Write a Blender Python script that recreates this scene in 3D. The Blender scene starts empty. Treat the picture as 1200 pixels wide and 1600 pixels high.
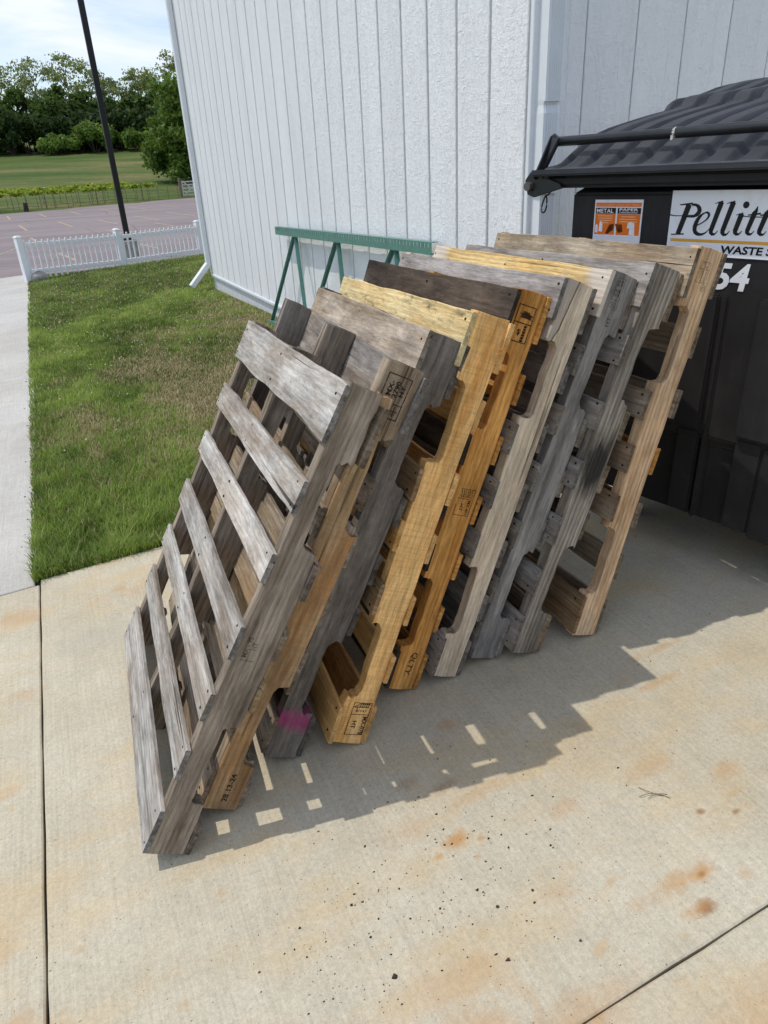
import bpy, bmesh, math, random
import numpy as np
from mathutils import Vector, Matrix

S = bpy.context.scene
COL = S.collection
R = math.radians
random.seed(7)
RNG = np.random.default_rng(7)

# ------------------------------------------------------------------ camera
F_PX, PITCH, ROLL, CAM_H, HEAD = 1088.385, 0.457918, -0.054183, 1.46255, 0.409543
cd = bpy.data.cameras.new('camera'); cam = bpy.data.objects.new('camera', cd); COL.objects.link(cam)
cd.sensor_fit = 'VERTICAL'; cd.sensor_height = 36.0; cd.lens = F_PX / 1600 * 36
cd.clip_start = 0.05; cd.clip_end = 4000
_F = Vector((math.sin(HEAD)*math.cos(PITCH), math.cos(HEAD)*math.cos(PITCH), -math.sin(PITCH)))
_R0 = Vector((math.cos(HEAD), -math.sin(HEAD), 0)); _U0 = _R0.cross(_F)
_R = math.cos(ROLL)*_R0 + math.sin(ROLL)*_U0; _U = _R.cross(_F)
cam.matrix_world = Matrix(((_R.x, _U.x, -_F.x, 0), (_R.y, _U.y, -_F.y, 0), (_R.z, _U.z, -_F.z, CAM_H), (0, 0, 0, 1)))
S.camera = cam

# ------------------------------------------------------------------ sky, sun, exposure
SUN = Vector((-0.35466, 0.17736, 0.91802)).normalized()
SUN_EL = math.asin(SUN.z); SUN_AZ = math.atan2(SUN.x, SUN.y)
W = bpy.data.worlds.new('World'); S.world = W; W.use_nodes = True
nt = W.node_tree; nt.nodes.clear()
def wn(t, **k):
    n = nt.nodes.new(t)
    for a, v in k.items(): setattr(n, a, v)
    return n
sky = wn('ShaderNodeTexSky', sky_type='NISHITA', sun_disc=False, sun_elevation=SUN_EL, sun_rotation=SUN_AZ % (2*math.pi))
tc = wn('ShaderNodeTexCoord'); mp = wn('ShaderNodeMapping'); mp.inputs['Scale'].default_value = (1.6, 1.6, 5.0)
mp.inputs['Location'].default_value = (3.1, 1.7, 0.45)
cn = wn('ShaderNodeTexNoise'); cn.inputs['Scale'].default_value = 2.1; cn.inputs['Detail'].default_value = 9; cn.inputs['Roughness'].default_value = 0.58
cn.inputs['Distortion'].default_value = 0.5
cr = wn('ShaderNodeValToRGB'); cr.color_ramp.elements[0].position = 0.39; cr.color_ramp.elements[1].position = 0.64
cm = wn('ShaderNodeMix', data_type='RGBA'); cm.inputs[7].default_value = (5.5, 5.85, 6.6, 1)
bg = wn('ShaderNodeBackground'); bg.inputs['Strength'].default_value = 0.15
wo = wn('ShaderNodeOutputWorld')
L = nt.links.new
L(tc.outputs['Generated'], mp.inputs['Vector']); L(mp.outputs['Vector'], cn.inputs['Vector']); L(cn.outputs['Fac'], cr.inputs['Fac'])
L(cr.outputs['Color'], cm.inputs[0]); L(sky.outputs['Color'], cm.inputs[6]); L(cm.outputs[2], bg.inputs['Color']); L(bg.outputs['Background'], wo.inputs['Surface'])
sd = bpy.data.lights.new('sun', 'SUN'); sd.energy = 2.05; sd.angle = R(0.53); sd.color = (1.0, 0.955, 0.88)
so = bpy.data.objects.new('sun', sd); COL.objects.link(so); so.rotation_euler = SUN.to_track_quat('Z', 'Y').to_euler(); so.location = (-8, 6, 20)
S.view_settings.view_transform = 'Standard'; S.view_settings.look = 'None'; S.view_settings.gamma = 1; S.view_settings.exposure = 0.2
S.view_settings.use_curve_mapping = False

# ------------------------------------------------------------------ helpers
def lin(r, g, b):
    f = lambda c: (c/255/12.92) if c/255 <= 0.04045 else ((c/255+0.055)/1.055)**2.4
    return (f(r), f(g), f(b), 1)
class MB:
    """collects faces, becomes one mesh"""
    def __init__(s): s.v = []; s.f = []
    def quad(s, a, b, c, d):
        n = len(s.v); s.v += [tuple(a), tuple(b), tuple(c), tuple(d)]; s.f.append((n, n+1, n+2, n+3)); return s
    def poly(s, pts):
        n = len(s.v); s.v += [tuple(p) for p in pts]; s.f.append(tuple(range(n, n+len(pts)))); return s
    def box(s, lo, hi, M=None):
        n = len(s.v); P = [Vector((x, y, z)) for x in (lo[0], hi[0]) for y in (lo[1], hi[1]) for z in (lo[2], hi[2])]
        if M is not None: P = [M @ p for p in P]
        s.v += [tuple(p) for p in P]
        for q in ((0, 1, 3, 2), (4, 6, 7, 5), (0, 4, 5, 1), (2, 3, 7, 6), (0, 2, 6, 4), (1, 5, 7, 3)): s.f.append(tuple(n+i for i in q))
        return s
    def beam(s, a, b, w, h, up=(0, 0, 1)):
        a = Vector(a); b = Vector(b); d = (b-a); l = d.length; d.normalize(); x = d.cross(Vector(up)); x.normalize(); y = x.cross(d)
        M = Matrix(((d.x, x.x, y.x, a.x), (d.y, x.y, y.y, a.y), (d.z, x.z, y.z, a.z), (0, 0, 0, 1)))
        return s.box((0, -w/2, -h/2), (l, w/2, h/2), M)
    def tube(s, pts, rad, n=8, cap=True):
        pts = [Vector(p) for p in pts]; rad = rad if isinstance(rad, (list, tuple)) else [rad]*len(pts)
        base = len(s.v); ref = None
        for i, p in enumerate(pts):
            t = (pts[min(i+1, len(pts)-1)]-pts[max(i-1, 0)]).normalized()
            if ref is None: ref = Vector((0, 0, 1)) if abs(t.z) < 0.9 else Vector((1, 0, 0))
            x = t.cross(ref).normalized(); y = x.cross(t).normalized(); ref = y if False else ref
            for k in range(n):
                a = 2*math.pi*k/n; s.v.append(tuple(p+rad[i]*(math.cos(a)*x+math.sin(a)*y)))
        for i in range(len(pts)-1):
            for k in range(n):
                a = base+i*n+k; b = base+i*n+(k+1) % n; s.f.append((a, b, b+n, a+n))
        if cap:
            s.f.append(tuple(base+k for k in reversed(range(n)))); s.f.append(tuple(base+(len(pts)-1)*n+k for k in range(n)))
        return s
    def prism(s, poly, y0, y1):
        """poly: (x,z) outline, extruded along y"""
        n = len(s.v); m = len(poly)
        s.v += [(x, y0, z) for x, z in poly]+[(x, y1, z) for x, z in poly]
        s.f.append(tuple(n+i for i in range(m))); s.f.append(tuple(n+m+i for i in reversed(range(m))))
        for i in range(m):
            j = (i+1) % m; s.f.append((n+i, n+m+i, n+m+j, n+j))
        return s
    def mesh(s, name, bevel=0, segs=1, smooth=False):
        me = bpy.data.meshes.new(name); me.from_pydata(s.v, [], s.f); me.update()
        bm = bmesh.new(); bm.from_mesh(me)
        if bevel: bmesh.ops.remove_doubles(bm, verts=bm.verts, dist=1e-6)
        bmesh.ops.recalc_face_normals(bm, faces=bm.faces)
        if bevel:
            ed = [e for e in bm.edges if len(e.link_faces) == 2 and e.calc_face_angle(0) > 0.5]
            bmesh.ops.bevel(bm, geom=ed, offset=bevel, segments=segs, affect='EDGES', clamp_overlap=True)
        if smooth:
            for f in bm.faces: f.smooth = True
        bm.to_mesh(me); bm.free(); return me
def link(name, me, mat=None, parent=None, loc=None, rot=None, M=None, kind=None):
    o = bpy.data.objects.new(name, me); COL.objects.link(o)
    if mat is not None and me is not None and not me.materials: me.materials.append(mat)
    if parent: o.parent = parent
    if M is not None: o.matrix_local = M
    if loc is not None: o.location = loc
    if rot is not None: o.rotation_euler = rot
    if kind: o['kind'] = kind
    return o
def obj(name, mb, mat, parent=None, bevel=0, smooth=False, kind=None, segs=1, **k):
    return link(name, mb.mesh(name, bevel, segs, smooth), mat, parent, kind=kind, **k)
def tag(o, label, cat, group=None):
    o['label'] = label; o['category'] = cat
    if group: o['group'] = group
    return o
def thing(name, label, cat, loc=(0, 0, 0), rotz=0, group=None):
    o = bpy.data.objects.new(name, None); COL.objects.link(o); o.location = loc; o.rotation_euler = (0, 0, rotz); o.empty_display_size = 0.1
    return tag(o, label, cat, group)
def copy_tree(o, parent=None):
    c = o.copy(); COL.objects.link(c)
    if parent: c.parent = parent
    for ch in list(o.children): copy_tree(ch, c)
    return c

def vnoise(x, y, seed=0):
    """smooth value noise on arrays"""
    x = np.asarray(x, float); y = np.asarray(y, float)
    xi = np.floor(x).astype(int); yi = np.floor(y).astype(int); fx = x-xi; fy = y-yi
    def h(a, b):
        n = (a*374761393+b*668265263+seed*974711) & 0x7fffffff
        n = ((n ^ (n >> 13))*1274126177) & 0x7fffffff
        return ((n ^ (n >> 16)) & 0xffff)/65535.0
    sx = fx*fx*(3-2*fx); sy = fy*fy*(3-2*fy)
    return (h(xi, yi)*(1-sx)+h(xi+1, yi)*sx)*(1-sy)+(h(xi, yi+1)*(1-sx)+h(xi+1, yi+1)*sx)*sy
def fbm(x, y, seed=0, o=4):
    a = 0; w = 0.5; t = 0
    for i in range(o): a = a+w*vnoise(x*2**i, y*2**i, seed+i*17); t += w; w *= 0.55
    return a/t

# ------------------------------------------------------------------ node material helpers
class NM:
    def __init__(s, name, rough=0.7, spec=0.3):
        s.m = bpy.data.materials.new(name); s.m.use_nodes = True; s.t = s.m.node_tree; s.t.nodes.clear()
        s.out = s.n('ShaderNodeOutputMaterial'); s.b = s.n('ShaderNodeBsdfPrincipled'); s.l(s.b.outputs[0], s.out.inputs[0])
        s.b.inputs['Roughness'].default_value = rough; s.b.inputs['Specular IOR Level'].default_value = spec
        s.tc = s.n('ShaderNodeTexCoord'); s.vec = s.tc.outputs['Object']
    def n(s, t, **k):
        x = s.t.nodes.new(t)
        for a, v in k.items(): setattr(x, a, v)
        return x
    def l(s, a, b): s.t.links.new(a, b)
    def randomize(s, scale=37.0):
        oi = s.n('ShaderNodeObjectInfo'); s.oi = oi
        vm = s.n('ShaderNodeVectorMath', operation='MULTIPLY_ADD'); cmb = s.n('ShaderNodeCombineXYZ')
        for i in range(3): s.l(oi.outputs['Random'], cmb.inputs[i])
        vm.inputs[1].default_value = (scale, scale*1.7, scale*2.3); s.l(cmb.outputs[0], vm.inputs[0]); s.l(s.vec, vm.inputs[2]); s.vec = vm.outputs[0]
    def map(s, sc, loc=(0, 0, 0), vec=None):
        m = s.n('ShaderNodeMapping'); m.inputs['Scale'].default_value = sc; m.inputs['Location'].default_value = loc; s.l(vec or s.vec, m.inputs['Vector']); return m.outputs[0]
    def noise(s, sc=(1, 1, 1), scale=1.0, detail=4, rough=0.55, dist=0.0, loc=(0, 0, 0)):
        n = s.n('ShaderNodeTexNoise'); n.inputs['Scale'].default_value = scale; n.inputs['Detail'].default_value = detail
        n.inputs['Roughness'].default_value = rough; n.inputs['Distortion'].default_value = dist; s.l(s.map(sc, loc), n.inputs['Vector']); return n.outputs['Fac']
    def ramp(s, fac, stops):
        r = s.n('ShaderNodeValToRGB'); e = r.color_ramp.elements
        while len(e) < len(stops): e.new(0.5)
        for el, (p, c) in zip(e, stops):
            el.position = p; el.color = c if isinstance(c, tuple) else (c, c, c, 1)
        s.l(fac, r.inputs[0]); return r.outputs[0]
    def mix(s, fac, a, b, mode='MIX'):
        m = s.n('ShaderNodeMix', data_type='RGBA', blend_type=mode)
        for i, v in ((0, fac), (6, a), (7, b)):
            if hasattr(v, 'is_linked'): s.l(v, m.inputs[i])
            elif isinstance(v, (int, float)): m.inputs[i].default_value = v if i == 0 else (v, v, v, 1)
            else: m.inputs[i].default_value = v
        return m.outputs[2]
    def math(s, op, a, b=0.0, c=None):
        m = s.n('ShaderNodeMath', operation=op)
        for i, v in enumerate((a, b, c)):
            if v is None: continue
            if hasattr(v, 'is_linked'): s.l(v, m.inputs[i])
            else: m.inputs[i].default_value = v
        return m.outputs[0]
    def color(s, c):
        if hasattr(c, 'is_linked'): s.l(c, s.b.inputs['Base Color'])
        else: s.b.inputs['Base Color'].default_value = c
        return s
    def bump(s, h, strength=0.3, dist=0.002):
        b = s.n('ShaderNodeBump'); b.inputs['Strength'].default_value = strength; b.inputs['Distance'].default_value = dist
        s.l(h, b.inputs['Height']); s.l(b.outputs[0], s.b.inputs['Normal']); return s

def flat(name, c, rough=0.6, spec=0.3, metal=0.0, var=0.12, scale=30, bump=0.0):
    m = NM(name, rough, spec); m.b.inputs['Metallic'].default_value = metal
    f = m.noise(scale=scale, detail=5)
    d = tuple(max(0, v*(1-var)) for v in c[:3])+(1,); u = tuple(min(1, v*(1+var)) for v in c[:3])+(1,)
    m.color(m.ramp(f, [(0.3, d), (0.7, u)]))
    if bump: m.bump(f, bump, 0.002)
    return m.m

def wood(name, light, dark, blotch=None, blotch_amt=0.0, contrast=0.5, rings=0.0, saw=0.0, mould=0.0, crack=0.5, knots=0.0, warm=None, warm_amt=0.0, extra=None, bump=0.7, age=0.5, endk=0.85):
    """grain runs along object X"""
    m = NM(name, 0.88, 0.12); raw = m.vec; m.randomize()
    g = m.noise((2.6, 20, 20), detail=7, rough=0.66, dist=0.25)
    c = m.ramp(g, [(0.33, dark), (0.60, light)])
    st = m.noise((5.0, 75, 75), detail=6, rough=0.7, loc=(6, 6, 1)); c = m.mix(0.75, c, m.ramp(st, [(0.32, 0.52), (0.60, 1.06)]), 'MULTIPLY')
    fine = m.noise((26, 240, 240), detail=4, rough=0.7)
    c = m.mix(0.6, c, m.ramp(fine, [(0.30, 0.50), (0.62, 1.04)]), 'MULTIPLY')
    h = m.math('ADD', m.math('MULTIPLY', fine, 0.5), m.math('ADD', m.math('MULTIPLY', g, 0.4), m.math('MULTIPLY', st, 0.7)))
    if rings:
        wv = m.n('ShaderNodeTexWave', bands_direction='Z'); wv.inputs['Scale'].default_value = 20; wv.inputs['Distortion'].default_value = 7.0
        wv.inputs['Detail'].default_value = 3; wv.inputs['Detail Scale'].default_value = 0.7
        m.l(m.map((0.12, 0.8, 1.0)), wv.inputs['Vector'])
        c = m.mix(rings, c, m.ramp(wv.outputs['Fac'], [(0.10, 0.50), (0.55, 1.0)]), 'MULTIPLY')
        h = m.math('ADD', h, m.math('MULTIPLY', wv.outputs['Fac'], rings*0.8))
    if warm_amt:
        w = m.noise((1.6, 6, 6), detail=5, rough=0.65, loc=(4, 1, 2)); c = m.mix(m.math('MULTIPLY', m.ramp(w, [(0.45, 0.0), (0.66, 1.0)]), warm_amt), c, m.mix(0.6, warm, m.ramp(st, [(0.32, 0.55), (0.60, 1.0)]), 'MULTIPLY'))
    if blotch_amt:
        b = m.noise((4.0, 13, 13), detail=7, rough=0.7, loc=(2, 7, 1)); c = m.mix(m.math('MULTIPLY', m.ramp(b, [(0.46, 0.0), (0.66, 1.0)]), blotch_amt), c, m.mix(0.7, blotch, m.ramp(fine, [(0.30, 0.55), (0.62, 1.1)]), 'MULTIPLY'))
    if saw:
        sw = m.noise((230, 11, 11), detail=2); c = m.mix(saw*0.8, c, m.ramp(sw, [(0.34, 0.62), (0.58, 1.0)]), 'MULTIPLY'); h = m.math('ADD', h, m.math('MULTIPLY', sw, saw))
    if mould:
        b = m.noise((7, 20, 20), detail=8, rough=0.78, loc=(9, 3, 5)); c = m.mix(m.math('MULTIPLY', m.ramp(b, [(0.53, 0.0), (0.68, 1.0)]), mould), c, (0.04, 0.034, 0.03, 1))
    if knots:
        v = m.n('ShaderNodeTexVoronoi'); v.inputs['Scale'].default_value = 1.0
        wb = m.n('ShaderNodeVectorMath', operation='ADD'); m.l(m.map((3.4, 13, 13)), wb.inputs[0]); nz = m.n('ShaderNodeTexNoise'); nz.inputs['Scale'].default_value = 25; m.l(m.vec, nz.inputs['Vector'])
        vs = m.n('ShaderNodeVectorMath', operation='SCALE'); vs.inputs[3].default_value = 0.25; m.l(nz.outputs['Color'], vs.inputs[0]); m.l(vs.outputs[0], wb.inputs[1]); m.l(wb.outputs[0], v.inputs['Vector'])
        k = m.ramp(v.outputs['Distance'], [(0.05, 1.0), (0.12, 0.55), (0.26, 0.0)]); c = m.mix(m.math('MULTIPLY', k, knots), c, (0.17, 0.068, 0.022, 1))
    if crack:
        k = m.noise((0.9, 62, 62), detail=3, rough=0.6, loc=(1, 5, 8)); kk = m.ramp(k, [(0.66, 0.0), (0.70, 1.0)])
        c = m.mix(m.math('MULTIPLY', kk, crack), c, (0.028, 0.023, 0.019, 1)); h = m.math('SUBTRACT', h, m.math('MULTIPLY', kk, 2.0))
    hv = m.n('ShaderNodeHueSaturation'); m.l(c, hv.inputs['Color']); m.l(m.math('MULTIPLY_ADD', m.oi.outputs['Random'], 0.34, 0.90), hv.inputs['Value']); c = hv.outputs['Color']
    dirt = m.noise((3, 6, 6), detail=7, rough=0.72, loc=(3, 3, 3)); c = m.mix(age, c, m.ramp(dirt, [(0.32, 0.42), (0.58, 1.05)]), 'MULTIPLY')
    # end grain weathers darker than the faces
    sn = m.n('ShaderNodeSeparateXYZ'); m.l(m.tc.outputs['Normal'], sn.inputs[0]); eg = m.ramp(m.math('ABSOLUTE', sn.outputs[0]), [(0.6, 0.0), (0.85, 1.0)])
    egn = m.noise((60, 60, 60), detail=4, rough=0.7); c = m.mix(m.math('MULTIPLY', eg, endk), c, m.mix(1.0, c, m.ramp(egn, [(0.3, 0.18), (0.65, 0.6)]), 'MULTIPLY'))
    if extra: c = extra(m, raw, c)
    m.color(c); m.bump(h, bump, 0.0035); return m.m

# ------------------------------------------------------------------ terrain
SY, SX = 0.0207158, 0.0472652
def gz(x, y): return -SY*(y-1.3)+SX*(x-0.6)
def lotz(y): return -0.47+0.008*(y-19.8)
def lot_edge(x): return 61.5+0.62*x if x < 16 else 71.4+0.25*(x-16)
def lawnz(x, y):
    if y < 18.2: return gz(x, y)
    t = min(1, (y-18.2)/1.4); t = t*t*(3-2*t); return gz(x, y)*(1-t)+lotz(19.8)*t
def terr(x, y):
    xc = max(-3.0, min(6.0, x))
    if y < 18.2: return gz(xc, max(y, -6.0))-0.13
    if y < 19.8:
        t = (y-18.2)/1.6; return (gz(xc, y)-0.13)*(1-t)+(lotz(y)-0.03)*t
    e = lot_edge(x)
    if y <= e: return lotz(y)-0.03
    z0 = lotz(e)-0.03; d = y-e
    span = 150-e if e < 140 else 20
    s = d/max(span, 20)
    top = 6.9+0.02*x
    if s <= 1: return z0+(top-z0)*(0.85*s+0.15*s*s)
    return top+min(14, (y-150)*0.10)
xs = [-900, -500, -300, -200, -140]+list(np.arange(-100, -20, 8.0))+list(np.arange(-20, 40, 2.0))+list(np.arange(40, 120, 8.0))+[140, 200, 300, 500, 900]
ys = [-700, -300, -100, -40, -15, -6, 0, 5, 10, 15, 18.2, 18.7, 19.2, 19.8]+list(np.arange(22, 60, 4.0))+list(np.arange(60, 160, 4.0))+[170, 190, 230, 290, 400, 600, 1000, 1800]
mb = MB(); nx = len(xs)
mb.v = [(x, y, terr(x, y)) for y in ys for x in xs]
mb.f = [(j*nx+i, j*nx+i+1, (j+1)*nx+i+1, (j+1)*nx+i) for j in range(len(ys)-1) for i in range(nx-1)]
m = NM('meadow_grass', 0.9, 0.1)
n1 = m.noise(scale=0.09, detail=5, rough=0.6, sc=(0.6, 1.6, 1)); n2 = m.noise(scale=1.7, detail=6, rough=0.7)
c = m.ramp(n1, [(0.36, (0.058, 0.104, 0.022, 1)), (0.52, (0.098, 0.132, 0.034, 1)), (0.68, (0.200, 0.180, 0.074, 1))])
m.color(m.mix(0.6, c, m.ramp(n2, [(0.3, 0.55), (0.7, 1.15)]), 'MULTIPLY')); m.bump(n2, 0.6, 0.15)
link('ground', mb.mesh('ground', smooth=True), m.m, kind='structure')

# ------------------------------------------------------------------ concrete
def concrete(name, base, dark, stains, streak=0.35, rust=0.5):
    m = NM(name, 0.9, 0.2)
    big = m.noise(scale=1.1, detail=6, rough=0.6); c = m.ramp(big, [(0.32, dark), (0.62, base)])
    br = m.noise((150, 3.0, 40), detail=4, rough=0.65); c = m.mix(streak, c, m.ramp(br, [(0.32, 0.66), (0.62, 1.04)]), 'MULTIPLY')
    gr = m.noise(scale=320, detail=3, rough=0.7); c = m.mix(0.5, c, m.ramp(gr, [(0.3, 0.62), (0.62, 1.06)]), 'MULTIPLY')
    g2 = m.noise(scale=95, detail=6, rough=0.75, loc=(2, 9, 0)); c = m.mix(0.55, c, m.ramp(g2, [(0.32, 0.66), (0.60, 1.06)]), 'MULTIPLY')
    mt = m.noise(scale=11, detail=7, rough=0.72, loc=(5, 2, 0)); c = m.mix(0.5, c, m.ramp(mt, [(0.3, 0.80), (0.6, 1.0)]), 'MULTIPLY')
    r1 = m.noise((1.3, 2.6, 1), scale=1.5, detail=7, rough=0.68, loc=(1.3, 4.2, 0)); c = m.mix(m.math('MULTIPLY', m.ramp(r1, [(0.47, 0.0), (0.72, 1.0)]), rust), c, m.mix(0.5, lin(200, 172, 122), m.ramp(g2, [(0.3, 0.7), (0.62, 1.05)]), 'MULTIPLY'))
    r2 = m.noise((1, 1.6, 1), scale=9, detail=5, rough=0.6, loc=(7, 1, 0)); c = m.mix(m.math('MULTIPLY', m.ramp(r2, [(0.63, 0.0), (0.75, 1.0)]), rust*0.75), c, lin(182, 146, 94))
    geo = m.n('ShaderNodeNewGeometry'); pos = geo.outputs['Position']
    wob = m.n('ShaderNodeTexNoise'); wob.inputs['Scale'].default_value = 34; wob.inputs['Detail'].default_value = 7; wob.inputs['Roughness'].default_value = 0.72
    for (sx, sy, rx, ry, amt, colr) in stains:
        sub = m.n('ShaderNodeVectorMath', operation='SUBTRACT'); m.l(pos, sub.inputs[0]); sub.inputs[1].default_value = (sx, sy, 0)
        mul = m.n('ShaderNodeVectorMath', operation='MULTIPLY'); m.l(sub.outputs[0], mul.inputs[0]); mul.inputs[1].default_value = (1/rx, 1/ry, 0)
        ln = m.n('ShaderNodeVectorMath', operation='LENGTH'); m.l(mul.outputs[0], ln.inputs[0])
        d = m.math('ADD', ln.outputs['Value'], m.math('MULTIPLY_ADD', wob.outputs['Fac'], 2.6, -1.3))
        c = m.mix(m.math('MULTIPLY', m.ramp(d, [(0.25, 1.0), (1.05, 0.0)]), amt*0.9), c, colr)
    sp = m.noise(scale=150, detail=2, rough=0.5, loc=(3, 3, 0)); c = m.mix(m.math('MULTIPLY', m.ramp(sp, [(0.70, 0.0), (0.76, 1.0)]), 0.7), c, (0.05, 0.045, 0.04, 1))
    pit = m.noise(scale=60, detail=4, rough=0.7)
    m.color(c); m.bump(m.math('ADD', m.math('MULTIPLY', gr, 0.7), m.math('ADD', br, pit)), 0.28, 0.002); return m.m
OR, OD, GR = lin(184, 142, 92), lin(138, 98, 58), lin(162, 157, 146)
STAINS = [(0.50, 1.08, 0.10, 0.05, 0.35, OR), (0.70, 1.10, 0.12, 0.03, 0.4, OR), (0.85, 0.95, 0.07, 0.03, 0.35, OR), (0.42, 0.72, 0.16, 0.06, 0.4, OR), (0.70, 0.78, 0.06, 0.03, 0.35, OR), (1.12, 0.95, 0.10, 0.04, 0.4, OR), (1.28, 0.85, 0.06, 0.03, 0.45, OR), (0.10, 0.75, 0.10, 0.06, 0.3, OR), (-0.46, 1.25, 0.06, 0.08, 0.35, OR), (-0.42, 2.75, 0.12, 0.08, 0.45, OR), (0.15, 2.7, 0.35, 0.10, 0.3, OR), (0.9, 0.40, 0.25, 0.07, 0.4, OR), (0.585, 1.005, 0.060, 0.030, 1.0, OR), (0.52, 0.985, 0.014, 0.010, 0.7, OR), (0.63, 0.98, 0.012, 0.008, 0.7, OR), (0.60, 0.94, 0.010, 0.008, 0.6, OR),
          (1.005, 0.665, 0.042, 0.028, 0.9, OR), (1.005, 0.665, 0.013, 0.009, 0.8, OD), (0.94, 0.675, 0.12, 0.030, 0.6, OR), (0.955, 0.605, 0.028, 0.018, 0.95, OD), (0.935, 0.61, 0.05, 0.014, 0.5, OR),
          (1.085, 0.625, 0.03, 0.03, 0.5, OR), (1.20, 0.745, 0.018, 0.010, 0.8, OD), (1.13, 0.785, 0.014, 0.010, 0.8, OD), (0.35, 0.60, 0.22, 0.09, 0.55, OR), (0.55, 0.56, 0.2, 0.06, 0.45, OR),
          (0.75, 1.35, 0.05, 0.03, 0.45, OR), (0.55, 1.22, 0.06, 0.03, 0.35, OD), (0.63, 1.16, 0.05, 0.03, 0.35, OD), (1.35, 1.18, 0.12, 0.02, 0.55, OR), (1.5, 1.30, 0.12, 0.02, 0.5, OR),
          (-0.48, 1.02, 0.16, 0.10, 0.55, OR), (-0.47, 1.75, 0.12, 0.03, 0.35, OR), (-0.40, 2.2, 0.10, 0.05, 0.35, OR), (-0.13, 2.42, 0.22, 0.14, 0.35, GR), (0.2, 2.6, 0.2, 0.12, 0.3, GR), (0.0, 2.85, 0.5, 0.06, 0.3, lin(192, 168, 126))]
mc_drive = concrete('driveway_concrete', lin(209, 201, 180), lin(192, 181, 156), STAINS, 0.32, 0.62)
mc_walk = concrete('sidewalk_concrete', lin(204, 201, 194), lin(190, 186, 178), [], 0.35, 0.06)
m_joint = flat('joint_dirt', (0.060, 0.052, 0.042, 1), 1.0, 0.05, var=0.5, scale=60)
def slab(name, x0, x1, y0, y1, mat, parent):
    b = MB(); t = 0.10
    P = [(x0, y0), (x1, y0), (x1, y1), (x0, y1)]
    # subdivided, slightly chipped edges
    b.v = []; ring = []
    for i in range(4):
        (ax, ay), (bx, by) = P[i], P[(i+1) % 4]; n = max(2, min(90, int(math.hypot(bx-ax, by-ay)/0.08)))
        for k in range(n):
            f = k/n; j = 0.0022*(random.random()-0.5) if k else 0
            ring.append((ax+(bx-ax)*f+j, ay+(by-ay)*f+j))
    n = len(ring); e = 0.004
    cx, cy = (x0+x1)/2, (y0+y1)/2
    for (x, y) in ring:
        ix = x+(e if x < cx else -e) if min(abs(x-x0), abs(x-x1)) < 0.004 else x; iy = y+(e if y < cy else -e) if min(abs(y-y0), abs(y-y1)) < 0.004 else y
        b.v.append((ix, iy, gz(x, y)))
    for (x, y) in ring: b.v.append((x, y, gz(x, y)-e*0.8))
    for (x, y) in ring: b.v.append((x, y, gz(x, y)-t))
    b.f.append(tuple(range(n)))
    for r in (0, 1):
        for k in range(n):
            j = (k+1) % n; b.f.append((r*n+k, (r+1)*n+k, (r+1)*n+j, r*n+j))
    return obj(name, b, mat, parent)
drive = link('driveway', None, kind='structure')
walk = link('sidewalk', None, kind='structure')
slab('slab', -0.341, 2.36, 0.551, 3.03, mc_drive, drive)
slab('slab', 2.368, 7.0, 0.552, 3.28, mc_drive, drive)
slab('slab', -0.341, 7.0, -4.0, 0.546, mc_drive, drive)
slab('slab', -3.4, -0.347, -4.0, 2.985, mc_drive, drive)
b = MB(); X0, X1, Y0, Y1 = -3.5, 7.1, -4.1, 3.3
b.quad(*[(x, y, gz(x, y)-0.016) for x, y in ((X0, Y0), (X1, Y0), (X1, Y1), (X0, Y1))]); obj('joint_filler', b, m_joint, drive)
for i, (ya, yb) in enumerate(((2.992, 7.42), (7.426, 11.58), (11.586, 15.7), (15.706, 19.83))):
    slab('slab', -1.95, -0.365-0.008*(ya-3), ya, yb, mc_walk, walk)
b = MB(); b.quad(*[(x, y, gz(x, y)-0.016) for x, y in ((-1.93, 3.0), (-0.47, 3.0), (-0.55, 19.8), (-1.93, 19.8))]); obj('joint_filler', b, m_joint, walk)

# ------------------------------------------------------------------ car park
m = NM('old_asphalt', 0.95, 0.15)
a1 = m.noise((0.25, 1, 1), scale=0.5, detail=6, rough=0.6); a2 = m.noise(scale=14, detail=6, rough=0.75)
c = m.ramp(a1, [(0.35, lin(130, 119, 119)), (0.62, lin(146, 135, 134))])
c = m.mix(0.5, c, m.ramp(a2, [(0.3, 0.72), (0.65, 1.05)]), 'MULTIPLY')
cr_ = m.n('ShaderNodeTexVoronoi', feature='DISTANCE_TO_EDGE'); cr_.inputs['Scale'].default_value = 0.22; m.l(m.map((1, 1, 1)), cr_.inputs['Vector'])
c = m.mix(m.ramp(cr_.outputs['Distance'], [(0.0, 0.35), (0.008, 0.0)]), c, (0.05, 0.045, 0.045, 1)); m.color(c)
m_asph = m.m
lot = MB(); xl = [-70, -40, -20, -10, -2.5, 0, 4, 8, 16, 30, 60, 90]
for i in range(len(xl)-1):
    x0, x1 = xl[i], xl[i+1]; e0, e1 = lot_edge(x0), lot_edge(x1); k0, k1 = max(e0, 24), max(e1, 24)
    lot.quad((x0, 19.84, lotz(19.84)), (x1, 19.84, lotz(19.84)), (x1, k1, lotz(k1)), (x0, k0, lotz(k0)))
lot_o = obj('parking_lot', lot, m_asph, kind='structure')
m_line = flat('faded_yellow_paint', lin(172, 156, 134), 0.9, 0.1, var=0.35, scale=18)
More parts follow.
